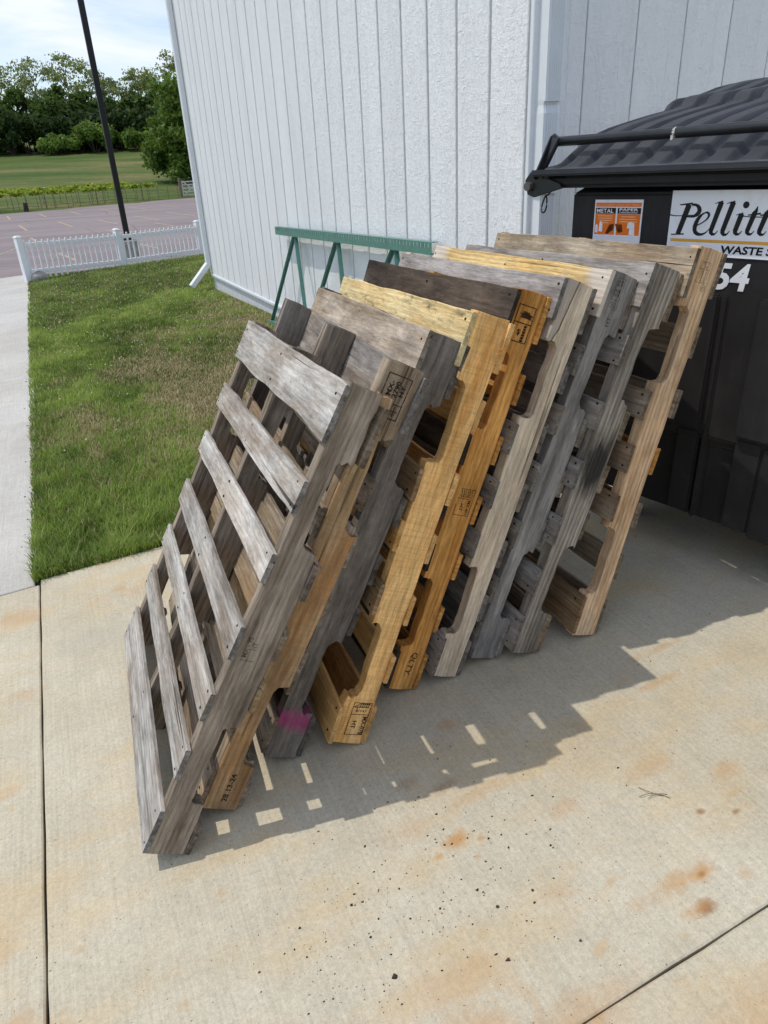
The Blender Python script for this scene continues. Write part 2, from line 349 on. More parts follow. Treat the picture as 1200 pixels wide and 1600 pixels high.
LINES = [((-1.73, 56.0), (-1.45, 50.5)), ((0.22, 56.4), (0.55, 50.9)), ((2.19, 56.6), (2.6, 51.1)), ((4.17, 56.9), (4.7, 51.4)), ((6.23, 57.6), (6.8, 52.1)), ((8.3, 58.2), (8.9, 52.7)),
         ((-0.91, 43.5), (-0.52, 38.2)), ((1.01, 44.4), (1.47, 38.5)), ((2.98, 43.3), (3.49, 38.2)), ((5.0, 44.4), (5.55, 39.2)), ((7.1, 46.6), (7.6, 40.5)), ((9.1, 46.9), (9.7, 41.0)),
         ((2.6, 34.6), (2.95, 31.8)), ((5.0, 36.8), (5.4, 33.6)), ((0.35, 25.4), (0.75, 22.5)), ((2.75, 27.5), (3.25, 23.8)), ((-0.4, 33.2), (-0.1, 30.0))]
for p, q in LINES:
    p = Vector((p[0], p[1], lotz(p[1])+0.006)); q = Vector((q[0], q[1], lotz(q[1])+0.006)); s_ = (q-p).cross(Vector((0, 0, 1))).normalized()*0.055
    obj('stall_line', MB().quad(p-s_, p+s_, q+s_, q-s_), m_line, lot_o)

# ------------------------------------------------------------------ white building
WX, CY, WT = 2.33, 3.285, 5.4
def siding_mat():
    m = NM('white_painted_siding', 0.55, 0.35); m.randomize(11)
    r = m.noise((3, 3, 1), scale=9, detail=4, rough=0.6, dist=1.5); rip = m.noise((14, 14, 55), detail=3, rough=0.55, dist=0.8); fn_ = m.noise((60, 60, 220), detail=2)
    s1 = m.noise((1.5, 1.5, 0.35), detail=5, rough=0.6)
    c = m.ramp(s1, [(0.3, lin(233, 233, 234)), (0.65, lin(243, 243, 243))])
    grime = m.noise((9, 9, 0.8), detail=6, rough=0.7, loc=(3, 0, 2)); c = m.mix(0.35, c, m.ramp(grime, [(0.28, 0.78), (0.5, 1.0)]), 'MULTIPLY')
    m.color(c); msk = m.ramp(r, [(0.42, 0.15), (0.62, 1.0)])
    h = m.math('ADD', m.math('MULTIPLY', rip, msk), m.math('MULTIPLY', fn_, 0.25)); m.bump(h, 0.7, 0.007); return m.m
m_side = siding_mat()
m_groove = flat('siding_groove_paint', lin(150, 154, 152), 0.8, 0.1)
m_trim = flat('white_trim_paint', lin(228, 231, 234), 0.45, 0.4, var=0.03, scale=8)
m_found = flat('painted_foundation', lin(205, 207, 208), 0.8, 0.2, var=0.10, scale=14, bump=0.3)
bld = thing('building', 'white building with vertical grooved siding and ribbed corner downspout', 'building', (WX, CY, gz(WX, CY)))
bz = gz(WX, CY)
def bl(o): o.location = Vector(o.location)-Vector((WX, CY, bz)); return o
YE = 11.70
core = MB().box((WX+0.014, CY+0.014, 0.02), (9.0, YE-0.014, WT)); bl(obj('wall', core, m_groove, bld))
def panel_mesh(wd, h, g=0.019):
    p = [(0, 0), (0.0, 0.012), (0.003, 0.0150), (wd-0.112, 0.0150), (wd-0.106, 0.0180), (wd-g-0.004, 0.0180), (wd-g, 0.014), (wd-g, 0)]
    b = MB(); n = len(p); b.v = [(x, -d, z) for z in (0, h) for x, d in p]
    b.f = [tuple(range(n))[::-1], tuple(range(n, 2*n))]+[(i, (i+1) % n, n+(i+1) % n, n+i) for i in range(n)]
    return b.mesh('siding_panel')
BOT = 0.11
SP = 0.3435; gy = 3.308-SP+0.02
pm = panel_mesh(SP, WT-BOT); k = 0; y = 3.308
# main wall faces -X : panel x runs along -Y, so it sits on the wall with its outside to -X
ME = Matrix(((0, 1, 0, 0), (-1, 0, 0, 0), (0, 0, 1, 0), (0, 0, 0, 1)))
while y+SP < YE+0.2:
    yt = min(y+SP, YE); o = link('siding_panel', pm if yt-y > SP-0.01 else panel_mesh(yt-y, WT-BOT), m_side, bld)
    o.matrix_local = Matrix.Translation(Vector((WX+0.014, yt, BOT))-Vector((WX, CY, bz))) @ ME; y += SP
SP2 = 0.3175; pm2 = panel_mesh(SP2, WT-0.14, 0.009); x = 2.64-SP2+0.005
for k in range(20):
    xa = x+k*SP2
    if xa < WX+0.03:
        o = link('siding_panel', panel_mesh(2.645-(WX+0.03), WT-0.14, 0.009), m_side, bld, loc=Vector((WX+0.03, CY+0.014, 0.14))-Vector((WX, CY, bz)))
    else: o = link('siding_panel', pm2, m_side, bld, loc=Vector((xa, CY+0.014, 0.14))-Vector((WX, CY, bz)))
bl(obj('corner_board', MB().box((WX-0.008, CY-0.012, 0.11), (WX+0.03, CY+0.018, WT)), m_trim, bld, bevel=0.003))
bl(obj('corner_board', MB().box((WX-0.008, YE-0.05, 0.11), (WX+0.03, YE+0.05, WT)), m_trim, bld, bevel=0.003))
bl(obj('foundation', MB().box((WX+0.012, CY+0.012, -0.5), (9.0, YE-0.02, 0.075)), m_found, bld))
bl(obj('base_trim', MB().box((WX-0.020, CY-0.02, 0.062), (WX+0.02, YE+0.01, 0.105)), m_trim, bld, bevel=0.008, segs=2))
bl(obj('base_trim', MB().box((WX+0.022, CY-0.02, 0.085), (9.0, CY+0.02, 0.13)), m_trim, bld, bevel=0.008, segs=2))
bl(obj('roof', MB().prism([(WX-0.10, WT), (9.1, WT), (9.1, WT+0.12), (5.6, WT+1.3), (WX-0.10, WT+0.12)], CY-0.1, YE+0.1), m_found, bld))
# ribbed downspout next to the corner, upper length pushed over a crumpled lower length
def spout(z0, z1, squeeze=0.0, shift=0.0):
    b = MB(); n = 7; w0, w1, dp = 2.352, 2.352+0.108, 0.075
    prof = [(w0, CY-0.006)]
    prof += [(w0+0.004, CY-0.006-dp)]
    for i in range(n):
        a = w0+0.010+(w1-w0-0.02)*i/n; q = (w1-w0-0.02)/n
        prof += [(a, CY-0.006-dp+(0.004 if i else 0.0)), (a+q*0.5, CY-0.006-dp-0.003)]
    prof += [(w1-0.004, CY-0.006-dp), (w1, CY-0.006)]
    zs = [z0, z0+0.02, (z0+z1)/2, z1-0.06, z1-0.025, z1] if squeeze else [z0, z1]
    sq = [0, 0, 0, squeeze*0.3, squeeze, squeeze*0.6] if squeeze else [0, 0]
    m_ = len(prof); cx = (w0+w1)/2
    b.v = [(cx+(x-cx)*(1-s_)+shift, CY-0.006+(y-(CY-0.006))*(1-s_*1.8), z) for z, s_ in zip(zs, sq) for x, y in prof]
    for r in range(len(zs)-1):
        for i in range(m_): j = (i+1) % m_; b.f.append((r*m_+i, r*m_+j, (r+1)*m_+j, (r+1)*m_+i))
    b.f.append(tuple(range(m_))[::-1]); b.f.append(tuple(range((len(zs)-1)*m_, len(zs)*m_))); return b
bl(obj('downspout', spout(1.715, WT), m_trim, bld)); lower = bl(obj('downspout', spout(0.16, 1.725, 0.10, -0.004), m_trim, bld))
obj('downspout_strap', MB().box((2.346, CY-0.088, 1.305), (2.466, CY-0.083, 1.335)).box((2.340, CY-0.088, 1.305), (2.346, CY-0.003, 1.335)), m_trim, lower)
# far downspout with kick-out
fd_ = bl(obj('downspout', MB().box((WX-0.078, 11.62, 0.22), (WX-0.008, 11.72, WT)), m_trim, bld, bevel=0.006))
obj('downspout_elbow', MB().beam((WX-0.045, 11.67, 0.25), (WX-0.36, 11.63, -0.06), 0.10, 0.075), m_trim, fd_, bevel=0.006)

# ------------------------------------------------------------------ green steel truss leaning on the wall
m_green = flat('green_enamel', lin(88, 134, 122), 0.4, 0.4, var=0.12, scale=20)
tr = thing('steel_truss', 'green steel truss with slotted top channel propped against the white wall', 'steel truss', (2.2, 6.0, gz(2.2, 6.0)))
T0 = Vector((2.2, 6.0, gz(2.2, 6.0)))
def tz(y): return 0.900-0.0158*(y-7.5)+0.0   # underside of the top channel
XT = 2.245
b = MB(); ya, yb = 4.14, 7.56
def tv(x, y, dz): return Vector((x, y, tz(y)+dz))-T0
def tbox(x0, x1, y0, y1, d0, d1):
    n = len(b.v); b.v += [tuple(tv(x, y, d)) for x in (x0, x1) for y in (y0, y1) for d in (d0, d1)]
    for q in ((0, 1, 3, 2), (4, 6, 7, 5), (0, 4, 5, 1), (2, 3, 7, 6), (0, 2, 6, 4), (1, 5, 7, 3)): b.f.append(tuple(n+i for i in q))
tbox(XT-0.025, XT-0.021, ya, yb, 0.0, 0.042); tbox(XT-0.025, XT-0.021, ya, yb, 0.066, 0.076)
yy = ya
while yy < yb-0.02: tbox(XT-0.025, XT-0.021, yy, min(yy+0.036, yb), 0.042, 0.066); yy += 0.052
tbox(XT-0.0205, XT+0.03, ya, yb, 0.0, 0.004); tbox(XT-0.0205, XT+0.03, ya, yb, 0.072, 0.076); tbox(XT-0.0205, XT+0.03, yb-0.004, yb, 0.0045, 0.0715)
obj('top_channel', b, m_green, tr)
XB = 2.17
def foot(y): return Vector((XB, y, gz(XB, y)+0.02))
joints = [(7.00, 7.92, 6.62), (5.86, 6.70, 5.52), (4.74, 5.60, 4.42)]
for (yj, yl, yr) in joints:
    for yo, yf in ((0.03, yl), (-0.03, yr)):
        p = Vector((XT, yj+yo, tz(yj)+0.0)); q = foot(yf)
        s_ = MB(); s_.beam(p-T0, q-T0, 0.034, 0.004); s_.beam(p-T0+Vector((0.017, 0, 0)), q-T0+Vector((0.017, 0, 0)), 0.004, 0.034)
        obj('diagonal_strut', s_, m_green, tr)
obj('bottom_channel', MB().beam(foot(7.95)-T0-Vector((0, 0, 0.0)), foot(4.3)-T0, 0.05, 0.035), m_green, tr)

# ------------------------------------------------------------------ wooden pallets
ink = NM('stamp_ink', 0.8, 0.1); _f = ink.noise(scale=260, detail=3, rough=0.7)
ink.color((0.022, 0.014, 0.010, 1)); ink.l(ink.ramp(_f, [(0.34, 0.25), (0.52, 0.95)]), ink.b.inputs['Alpha']); m_ink = ink.m
fink = NM('faded_stamp_ink', 0.8, 0.1); _f = fink.noise(scale=260, detail=3, rough=0.7)
fink.color((0.045, 0.036, 0.034, 1)); fink.l(fink.ramp(_f, [(0.36, 0.10), (0.6, 0.80)]), fink.b.inputs['Alpha']); m_fink = fink.m
m_nail = flat('rusty_nail', (0.018, 0.012, 0.010, 1), 0.8, 0.2)
_txt = {}
def text_polys(s, bold=0.0):
    """filled outlines of a word in the built-in font, height of capitals about 0.7"""
    if (s, bold) in _txt: return _txt[(s, bold)]
    cu = bpy.data.curves.new('lettering', 'FONT'); cu.body = s; cu.offset = bold; cu.resolution_u = 3
    o = bpy.data.objects.new('lettering', cu); COL.objects.link(o)
    dg = bpy.context.evaluated_depsgraph_get(); me = bpy.data.meshes.new_from_object(o.evaluated_get(dg))
    v = [(p.co.x, p.co.y) for p in me.vertices]; f = [tuple(p.vertices) for p in me.polygons]
    bpy.data.objects.remove(o); bpy.data.curves.remove(cu); bpy.data.meshes.remove(me)
    _txt[(s, bold)] = (v, f); return v, f
class Print:
    """flat print on a plane: lettering and strokes placed in plane coordinates (a, b)"""
    def __init__(s, fn): s.fn = fn; s.mb = MB()
    def add(s, pts, faces):
        n = len(s.mb.v); s.mb.v += [tuple(s.fn(*p)) for p in pts]; s.mb.f += [tuple(n+i for i in f) for f in faces]
    def rect(s, a0, b0, a1, b1): s.add([(a0, b0), (a1, b0), (a1, b1), (a0, b1)], [(0, 1, 2, 3)])
    def text(s, t, a, b, h, ang=0.0, wid=None, bold=0.0, shear=0.0):
        v, f = text_polys(t, bold); xs_ = [p[0] for p in v]; x0, x1 = min(xs_), max(xs_)
        k = h/0.70; kx = k if wid is None else wid/(x1-x0); ca, sa = math.cos(ang), math.sin(ang)
        P = []
        for x, y in v:
            u, w = (x-x0)*kx, y*k; u += shear*w; P.append((a+u*ca-w*sa, b+u*sa+w*ca))
        s.add(P, f)
    def stroke(s, pts, wd):
        P = [Vector(p) for p in pts]; wd = wd if isinstance(wd, (list, tuple)) else [wd]*len(P); q = []
        for i, p in enumerate(P):
            t = (P[min(i+1, len(P)-1)]-P[max(i-1, 0)]).normalized(); nn = Vector((-t.y, t.x))*wd[i]/2; q.append((p+nn, p-nn))
        for i in range(len(P)-1): s.add([tuple(q[i][0]), tuple(q[i][1]), tuple(q[i+1][1]), tuple(q[i+1][0])], [(0, 1, 2, 3)])
    def frame(s, a0, b0, a1, b1, t):
        s.rect(a0, b0, a1, b0+t); s.rect(a0, b1-t, a1, b1); s.rect(a0, b0+t, a0+t, b1-t); s.rect(a1-t, b0+t, a1, b1-t)

def c4(*v): return (v[0], v[1], v[2], 1)
WD = {}
WD['grey_stringer'] = wood('weathered_grey_stringer', lin(180, 165, 147), lin(112, 99, 84), lin(120, 104, 90), 0.35, 0.5, rings=0.35, crack=0.6)
WD['pale_board'] = wood('silvered_deck_board', lin(214, 210, 203), lin(152, 147, 139), lin(128, 106, 86), 0.6, 0.45, rings=0.25, crack=0.8, mould=0.45, warm=lin(178, 150, 118), warm_amt=0.3)
WD['brown_grey'] = wood('brown_grey_stringer', lin(192, 176, 154), lin(128, 113, 94), lin(150, 118, 82), 0.35, 0.45, rings=0.3, crack=0.5, saw=0.3, warm=lin(182, 142, 98), warm_amt=0.35)
WD['brown'] = wood('tan_brown_stringer', lin(196, 168, 130), lin(140, 112, 80), lin(120, 100, 76), 0.5, 0.4, rings=0.4, crack=0.6, saw=0.3, knots=0.5, warm=lin(188, 128, 70), warm_amt=0.5, endk=0.3)
def magenta(m, raw, c):
    sx = m.n('ShaderNodeSeparateXYZ'); m.l(raw, sx.inputs[0])
    n_ = m.noise(scale=40, detail=5); d = m.math('ADD', m.math('ABSOLUTE', m.math('SUBTRACT', sx.outputs[0], -0.484)), m.math('MULTIPLY_ADD', n_, 0.05, -0.025))
    return m.mix(m.math('MULTIPLY', m.ramp(d, [(0.012, 1.0), (0.040, 0.0)]), 0.72), c, m.mix(0.6, lin(158, 58, 108), m.ramp(m.noise((60, 60, 60), detail=5), [(0.3, 0.5), (0.6, 1.0)]), 'MULTIPLY'))
WD['dark_grey'] = wood('dark_grey_stringer', lin(158, 148, 138), lin(100, 91, 83), lin(76, 68, 62), 0.5, 0.4, crack=0.5, saw=0.25)
WD['dark_grey_paint'] = wood('dark_grey_stringer_with_paint', lin(158, 148, 138), lin(100, 91, 83), lin(76, 68, 62), 0.5, 0.4, crack=0.5, saw=0.25, extra=magenta)
WD['stained_board'] = wood('stained_grey_board', lin(212, 198, 180), lin(160, 142, 120), lin(100, 84, 68), 0.55, 0.4, crack=0.6, mould=0.5, saw=0.15, warm=lin(178, 146, 108), warm_amt=0.4)
WD['fresh_orange'] = wood('rough_sawn_orange_stringer', lin(250, 202, 134), lin(226, 164, 92), lin(170, 122, 72), 0.2, 0.5, crack=0.45, saw=0.5, endk=0.3)
WD['yellow_board'] = wood('yellow_pine_board', lin(255, 234, 178), lin(242, 208, 144), lin(190, 150, 96), 0.25, 0.6, rings=0.2, crack=0.1, mould=0.9, age=0.2, endk=0.3)
WD['cedar'] = wood('orange_pine_stringer', lin(236, 176, 100), lin(196, 132, 62), lin(140, 90, 46), 0.35, 0.5, rings=0.35, crack=0.2, knots=0.55, endk=0.3)
WD['black_board'] = wood('dark_stained_board', lin(104, 92, 80), lin(58, 50, 44), lin(36, 32, 30), 0.7, 0.4, crack=0.3, warm=lin(120, 104, 86), warm_amt=0.3, saw=0.2)
WD['tan_grey'] = wood('split_tan_grey_stringer', lin(240, 220, 192), lin(206, 182, 152), lin(130, 122, 116), 0.5, 0.4, rings=0.2, crack=0.7)
def split(m, raw, c):
    sx = m.n('ShaderNodeSeparateXYZ'); m.l(raw, sx.inputs[0])
    ln = m.math('ADD', m.math('SUBTRACT', sx.outputs[2], m.math('MULTIPLY_ADD', sx.outputs[0], -0.16, 0.101)), m.math('MULTIPLY_ADD', m.noise((9, 9, 9), detail=4), 0.022, -0.011))
    up_ = m.ramp(sx.outputs[0], [(0.30, 0.0), (0.36, 1.0)])
    c = m.mix(m.math('MULTIPLY', m.math('MULTIPLY', m.ramp(ln, [(0.0, 0.0), (0.001, 1.0)]), up_), 0.7), c, m.mix(0.75, c, lin(150, 144, 140)))
    return m.mix(m.math('MULTIPLY', m.ramp(m.math('ABSOLUTE', ln), [(0.0012, 1.0), (0.0028, 0.0)]), up_), c, (0.025, 0.02, 0.016, 1))
WD['split_tan_grey'] = wood('split_tan_grey_face', lin(250, 230, 202), lin(218, 194, 164), lin(160, 146, 130), 0.35, 0.4, rings=0.2, crack=0.7, extra=split, age=0.25)
WD['white_board'] = wood('whitened_grey_board', lin(206, 198, 190), lin(150, 142, 136), lin(116, 106, 98), 0.4, 0.4, crack=0.5, mould=0.4)
WD['grey'] = wood('smooth_grey_stringer', lin(166, 160, 153), lin(112, 106, 101), lin(92, 86, 84), 0.4, 0.55, rings=0.15, crack=0.25)
def whiten(m, raw, c):
    sx = m.n('ShaderNodeSeparateXYZ'); m.l(raw, sx.inputs[0])
    d = m.math('ADD', m.math('ABSOLUTE', sx.outputs[0]), m.math('MULTIPLY_ADD', m.noise(scale=14, detail=5), 0.12, -0.06))
    return m.mix(m.math('MULTIPLY', m.ramp(d, [(0.40, 0.0), (0.455, 1.0)]), 0.7), c, lin(206, 200, 194))
WD['cream_board'] = wood('cream_board_with_bleached_ends', lin(248, 216, 154), lin(224, 180, 108), lin(170, 140, 96), 0.3, 0.6, rings=0.4, crack=0.3, mould=0.3, knots=0.3, extra=whiten, endk=0.3)
def smudge(m, raw, c):
    vm = m.n('ShaderNodeVectorMath', operation='SUBTRACT'); m.l(raw, vm.inputs[0]); vm.inputs[1].default_value = (0.035, 0, 0.0)
    v2 = m.n('ShaderNodeVectorMath', operation='MULTIPLY'); m.l(vm.outputs[0], v2.inputs[0]); v2.inputs[1].default_value = (1/0.13, 0, 1/0.075)
    ln = m.n('ShaderNodeVectorMath', operation='LENGTH'); m.l(v2.outputs[0], ln.inputs[0])
    d = m.math('ADD', ln.outputs['Value'], m.math('MULTIPLY_ADD', m.noise((6, 40, 40), detail=5, rough=0.7), 1.5, -0.75))
    return m.mix(m.math('MULTIPLY', m.ramp(d, [(0.4, 1.0), (1.0, 0.0)]), 0.9), c, (0.02, 0.018, 0.017, 1))
WD['ridged_grey'] = wood('ridged_grey_stringer', lin(194, 184, 170), lin(126, 118, 108), lin(160, 140, 112), 0.4, 0.4, rings=0.75, crack=0.3, extra=smudge, bump=0.9)
WD['grey_board'] = wood('grey_deck_board', lin(182, 176, 168), lin(128, 120, 112), lin(104, 94, 84), 0.5, 0.4, crack=0.5, mould=0.25, warm=lin(176, 148, 112), warm_amt=0.4)
WD['pink_tan'] = wood('pinkish_tan_stringer', lin(240, 206, 168), lin(212, 170, 126), lin(184, 136, 84), 0.25, 0.6, rings=0.4, crack=0.1, knots=0.8, endk=0.3)
WD['beige_board'] = wood('cracked_beige_board', lin(206, 190, 166), lin(156, 136, 110), lin(112, 94, 76), 0.6, 0.4, crack=1.0, mould=0.6, warm=lin(190, 146, 92), warm_amt=0.5, saw=0.25)

LEN, WID, DEP, STH, BTH = 1.219, 0.089, 1.016, 0.038, 0.013
def board_mesh(length, width, th, seed, wane=0.0, bow=0.002):
    """slightly crooked board, long axis X, width Z... lies in XZ, thickness Y"""
    rs = random.Random(seed); n = 20; b = MB(); e = 0.0018
    o1, o2 = rs.random()*100, rs.random()*100; bw = (rs.random()-0.5)*2*bow; sk0, sk1 = (rs.random()-0.5)*0.006, (rs.random()-0.5)*0.006
    ring = 8
    for i in range(n+1):
        t = i/n; x = (t-0.5)*length
        hi = width/2+(float(vnoise(o1+t*7, 0.5))-0.5)*0.007+(float(vnoise(o1+t*31, 4.5))-0.5)*0.003; lo = -width/2+(float(vnoise(o2+t*7, 0.5))-0.5)*0.007+(float(vnoise(o2+t*29, 7.5))-0.5)*0.003
        if wane: lo += wane*max(0, float(vnoise(o2+t*6+3, 9.5))-0.35)
        dz = bw*(1-(2*t-1)**2); y0, y1 = -th/2+dz, th/2+dz
        sk = (sk0 if i == 0 else sk1 if i == n else 0)
        for (yy, zz) in ((y0, lo+e), (y0, hi-e), (y0+e, hi), (y1-e, hi), (y1, hi-e), (y1, lo+e), (y1-e, lo), (y0+e, lo)):
            b.v.append((x+sk*(zz/width), yy, zz))
    for i in range(n):
        for k in range(ring): j = (k+1) % ring; b.f.append((i*ring+k, i*ring+j, (i+1)*ring+j, (i+1)*ring+k))
    b.f.append(tuple(range(ring))); b.f.append(tuple(range(n*ring, (n+1)*ring)))
    return b.mesh('deck_board')
def stringer_profile(notch_top, seed, rough=0.0015, trim=0.0):
    """outline (x=u, z) of a notched stringer; notches on z=0 side, or on the z=WID side"""
    rs = random.Random(seed); pts = []
    def line(x0, z0, x1, z1, n):
        for i in range(n): t = i/n; pts.append([x0+(x1-x0)*t, z0+(z1-z0)*t])
    nd = 0.038; r = 0.022
    line(0, WID, 0, 0, 2)
    for (a, bq) in ((0.150, 0.383), (0.838, 1.058)):
        x0 = pts[-1][0]
        line(x0 if pts[-1][1] < 0.01 else 0, 0, a, 0, 5)
        pts.append([a, 0]); pts.append([a+0.002, nd-r])
        for k in (1, 2, 3): q = k/4*math.pi/2; pts.append([a+0.002+r*(1-math.cos(q)), nd-r+r*math.sin(q)])
        line(a+0.002+r, nd, bq-0.002-r, nd, 5)
        for k in (1, 2, 3): q = k/4*math.pi/2; pts.append([bq-0.002-r+r*math.sin(q), nd-r+r*math.cos(q)])
        pts.append([bq-0.002, nd-r]); pts.append([bq, 0])
    line(1.062, 0, LEN, 0, 5); line(LEN, 0, LEN, WID, 2); line(LEN, WID, 0, WID, 12)
    out = []; cc = [rs.random()**2*0.012 for _ in range(4)]
    for x, z in pts:
        if x < 0.0005 and z < 0.001: x += cc[0]*0.5
        if x > LEN-0.0005 and z < 0.001: x -= cc[1]*0.5
        if x > LEN-0.0005 and z > WID-0.001: x -= cc[2]*0.4
        near = min(abs(x-e_) for e_ in (0.150, 0.383, 0.838, 1.058))
        if z < 0.03 and near < 0.02: x += (rs.random()-0.5)*0.012; z += (rs.random()-0.3)*0.005
        if trim and z < 0.06 and x > 0.75: z = z+trim*(x-0.75)/0.469
        jx, jz = (rs.random()-0.5)*2*rough, (rs.random()-0.5)*2*rough
        if x < 0.001 or x > LEN-0.001: jx *= 0.5
        out.append((x-LEN/2+jx, (z if not notch_top else WID-z)-WID/2+jz))
    clean = [out[0]]
    for p in out[1:]:
        if math.hypot(p[0]-clean[-1][0], p[1]-clean[-1][1]) > 0.0012: clean.append(p)
    return clean
def stringer_mesh(notch_top, seed, th=STH, rough=0.0015, trim=0.0):
    b = MB(); b.prism(stringer_profile(notch_top, seed, rough, trim), -th/2, th/2); return b.mesh('stringer', bevel=0.0016)
# pose of each pallet: contact point x, y, yaw, lean, board length, tilt along the ground
POSE = [[-0.02724, 1.29017, 0.08208, 1.04574, 1.00267, -0.02607], [0.12258, 1.36978, 0.09097, 1.0827, 1.016, 0.0057], [0.31426, 1.45049, 0.10822, 1.11395, 1.01384, -0.01096],
        [0.49727, 1.40888, 0.09237, 1.17759, 1.01212, -0.02399], [0.72768, 1.53447, 0.03946, 1.19734, 1.01782, -0.00405], [0.87447, 1.51504, 0.03855, 1.2141, 1.01784, 0.00462],
        [1.02129, 1.52729, 0.0316, 1.20635, 1.02037, 0.01145], [1.14449, 1.48228, 0.03575, 1.21154, 1.01651, 0.00223], [1.36895, 1.45871, 0.03205, 1.29113, 1.0171, 0.00112]]
def lay(n_, lead, rest=None):
    """(centre, width) of n boards along the stringer, wide lead boards at the ends"""
    lo, hi = 0.006+lead/2, LEN-0.003-lead/2; out = [(lo, lead)]
    for i in range(1, n_-1):
        f = i/(n_-1); out.append((lo+(hi-lo)*f+(random.random()-0.5)*0.012, 0.089))
    return out+[(hi, lead)]
P1L = [((a+c_)/2, abs(a-c_)) for a, c_ in ((1.215, 1.083), (0.997, 0.915), (0.823, 0.745), (0.641, 0.555), (0.464, 0.384), (0.305, 0.219), (0.135, 0.002))]
seven = lambda: lay(7, 0.125)
five = lambda ld=0.135: [(0.012+ld/2, ld), (0.45, 0.089), (0.61, 0.089), (0.775, 0.089), (LEN-0.004-ld/2, ld)]
SPEC = [
 dict(label='front pallet with seven silvered deck boards facing the lawn, nearest of the leaning row', notch='R', st=['grey_stringer']*3, left=[(c_, w_, 'pale_board') for c_, w_ in P1L], right=[(c_, w_, m_) for c_, w_, m_ in ((0.057, 0.094, 'grey_stringer'), (0.470, 0.085, 'brown'), (0.612, 0.089, 'brown_grey'), (0.775, 0.085, 'grey_stringer'), (1.13, 0.14, 'brown_grey'))]),
 dict(label='brown-grey pallet stamped MX-2790 HT at its top end, top deck board missing', notch='R', st=['brown_grey', 'grey_stringer', 'dark_grey'], left=[(c_, w_, 'brown' if i == 2 else 'brown_grey') for i, (c_, w_) in enumerate(((0.062, 0.11), (0.278, 0.085), (0.445, 0.089), (0.655, 0.089), (0.828, 0.085), (1.005, 0.089)))], right=[(c_, w_, 'grey_board' if c_ > 1 else 'stained_board') for c_, w_ in [(0.056, 0.09)]+five()[1:]]),
 dict(label='dark grey pallet with a magenta paint band near its foot', notch='R', st=['dark_grey_paint', 'dark_grey', 'dark_grey'], left=[(c_, w_, 'brown_grey') for c_, w_ in seven()[:-1]]+[(LEN-0.074, 0.142, 'stained_board')], right=[(c_, w_, 'dark_grey') for c_, w_ in five()]),
 dict(label='rough light-orange pallet stamped MX-078 at its foot under a mouldy yellow top board', notch='L', st=['fresh_orange']*3, left=[(0.068, 0.124, 'fresh_orange'), (0.455, 0.089, 'brown'), (0.64, 0.089, 'fresh_orange'), (0.78, 0.089, 'brown'), (LEN-0.068, 0.132, 'yellow_board')], right=[(c_, w_, 'fresh_orange') for c_, w_ in seven()]),
 dict(label='smooth orange pallet lettered QLTY at its foot under a blackened top board', notch='L', st=['cedar']*3, left=[(c_, w_, 'black_board') for c_, w_ in five()[:-1]]+[(LEN-0.072, 0.14, 'black_board')], right=[(c_, w_, 'cedar') for c_, w_ in seven()]),
 dict(label='split tan-grey pallet with a whitened top board, between the orange and the smooth grey pallet', notch='L', st=['split_tan_grey', 'tan_grey', 'tan_grey'], left=[(c_, w_, 'grey_board') for c_, w_ in five()[:-1]]+[(LEN-0.06, 0.112, 'white_board')], right=[(c_, w_, 'grey_board') for c_, w_ in seven()]),
 dict(label='smooth grey pallet with a faded stamp under a cream top board with bleached ends', notch='R', st=['grey']*3, left=[(c_, w_, 'grey_board') for c_, w_ in seven()[:-1]]+[(LEN-0.066, 0.128, 'cream_board')], right=[(c_, w_, 'grey_board') for c_, w_ in five()]),
 dict(label='ridged grey pallet with a black smudge halfway up its stringer', notch='R', st=['ridged_grey', 'grey', 'grey'], left=[(c_, w_, 'grey_board') for c_, w_ in seven()], right=[(c_, w_, 'brown_grey') for c_, w_ in five()]),
 dict(label='pinkish-tan knotty pallet under a cracked beige board, last of the row beside the black dumpster', notch='L', st=['pink_tan', 'brown', 'brown'], left=[(c_, w_, 'beige_board' if c_ > 1 else ('brown_grey' if i else 'brown')) for i, (c_, w_) in enumerate(five())], right=[(c_, w_, 'brown_grey' if i != 3 else 'cedar') for i, (c_, w_) in enumerate(seven())]),
]
PAL = []
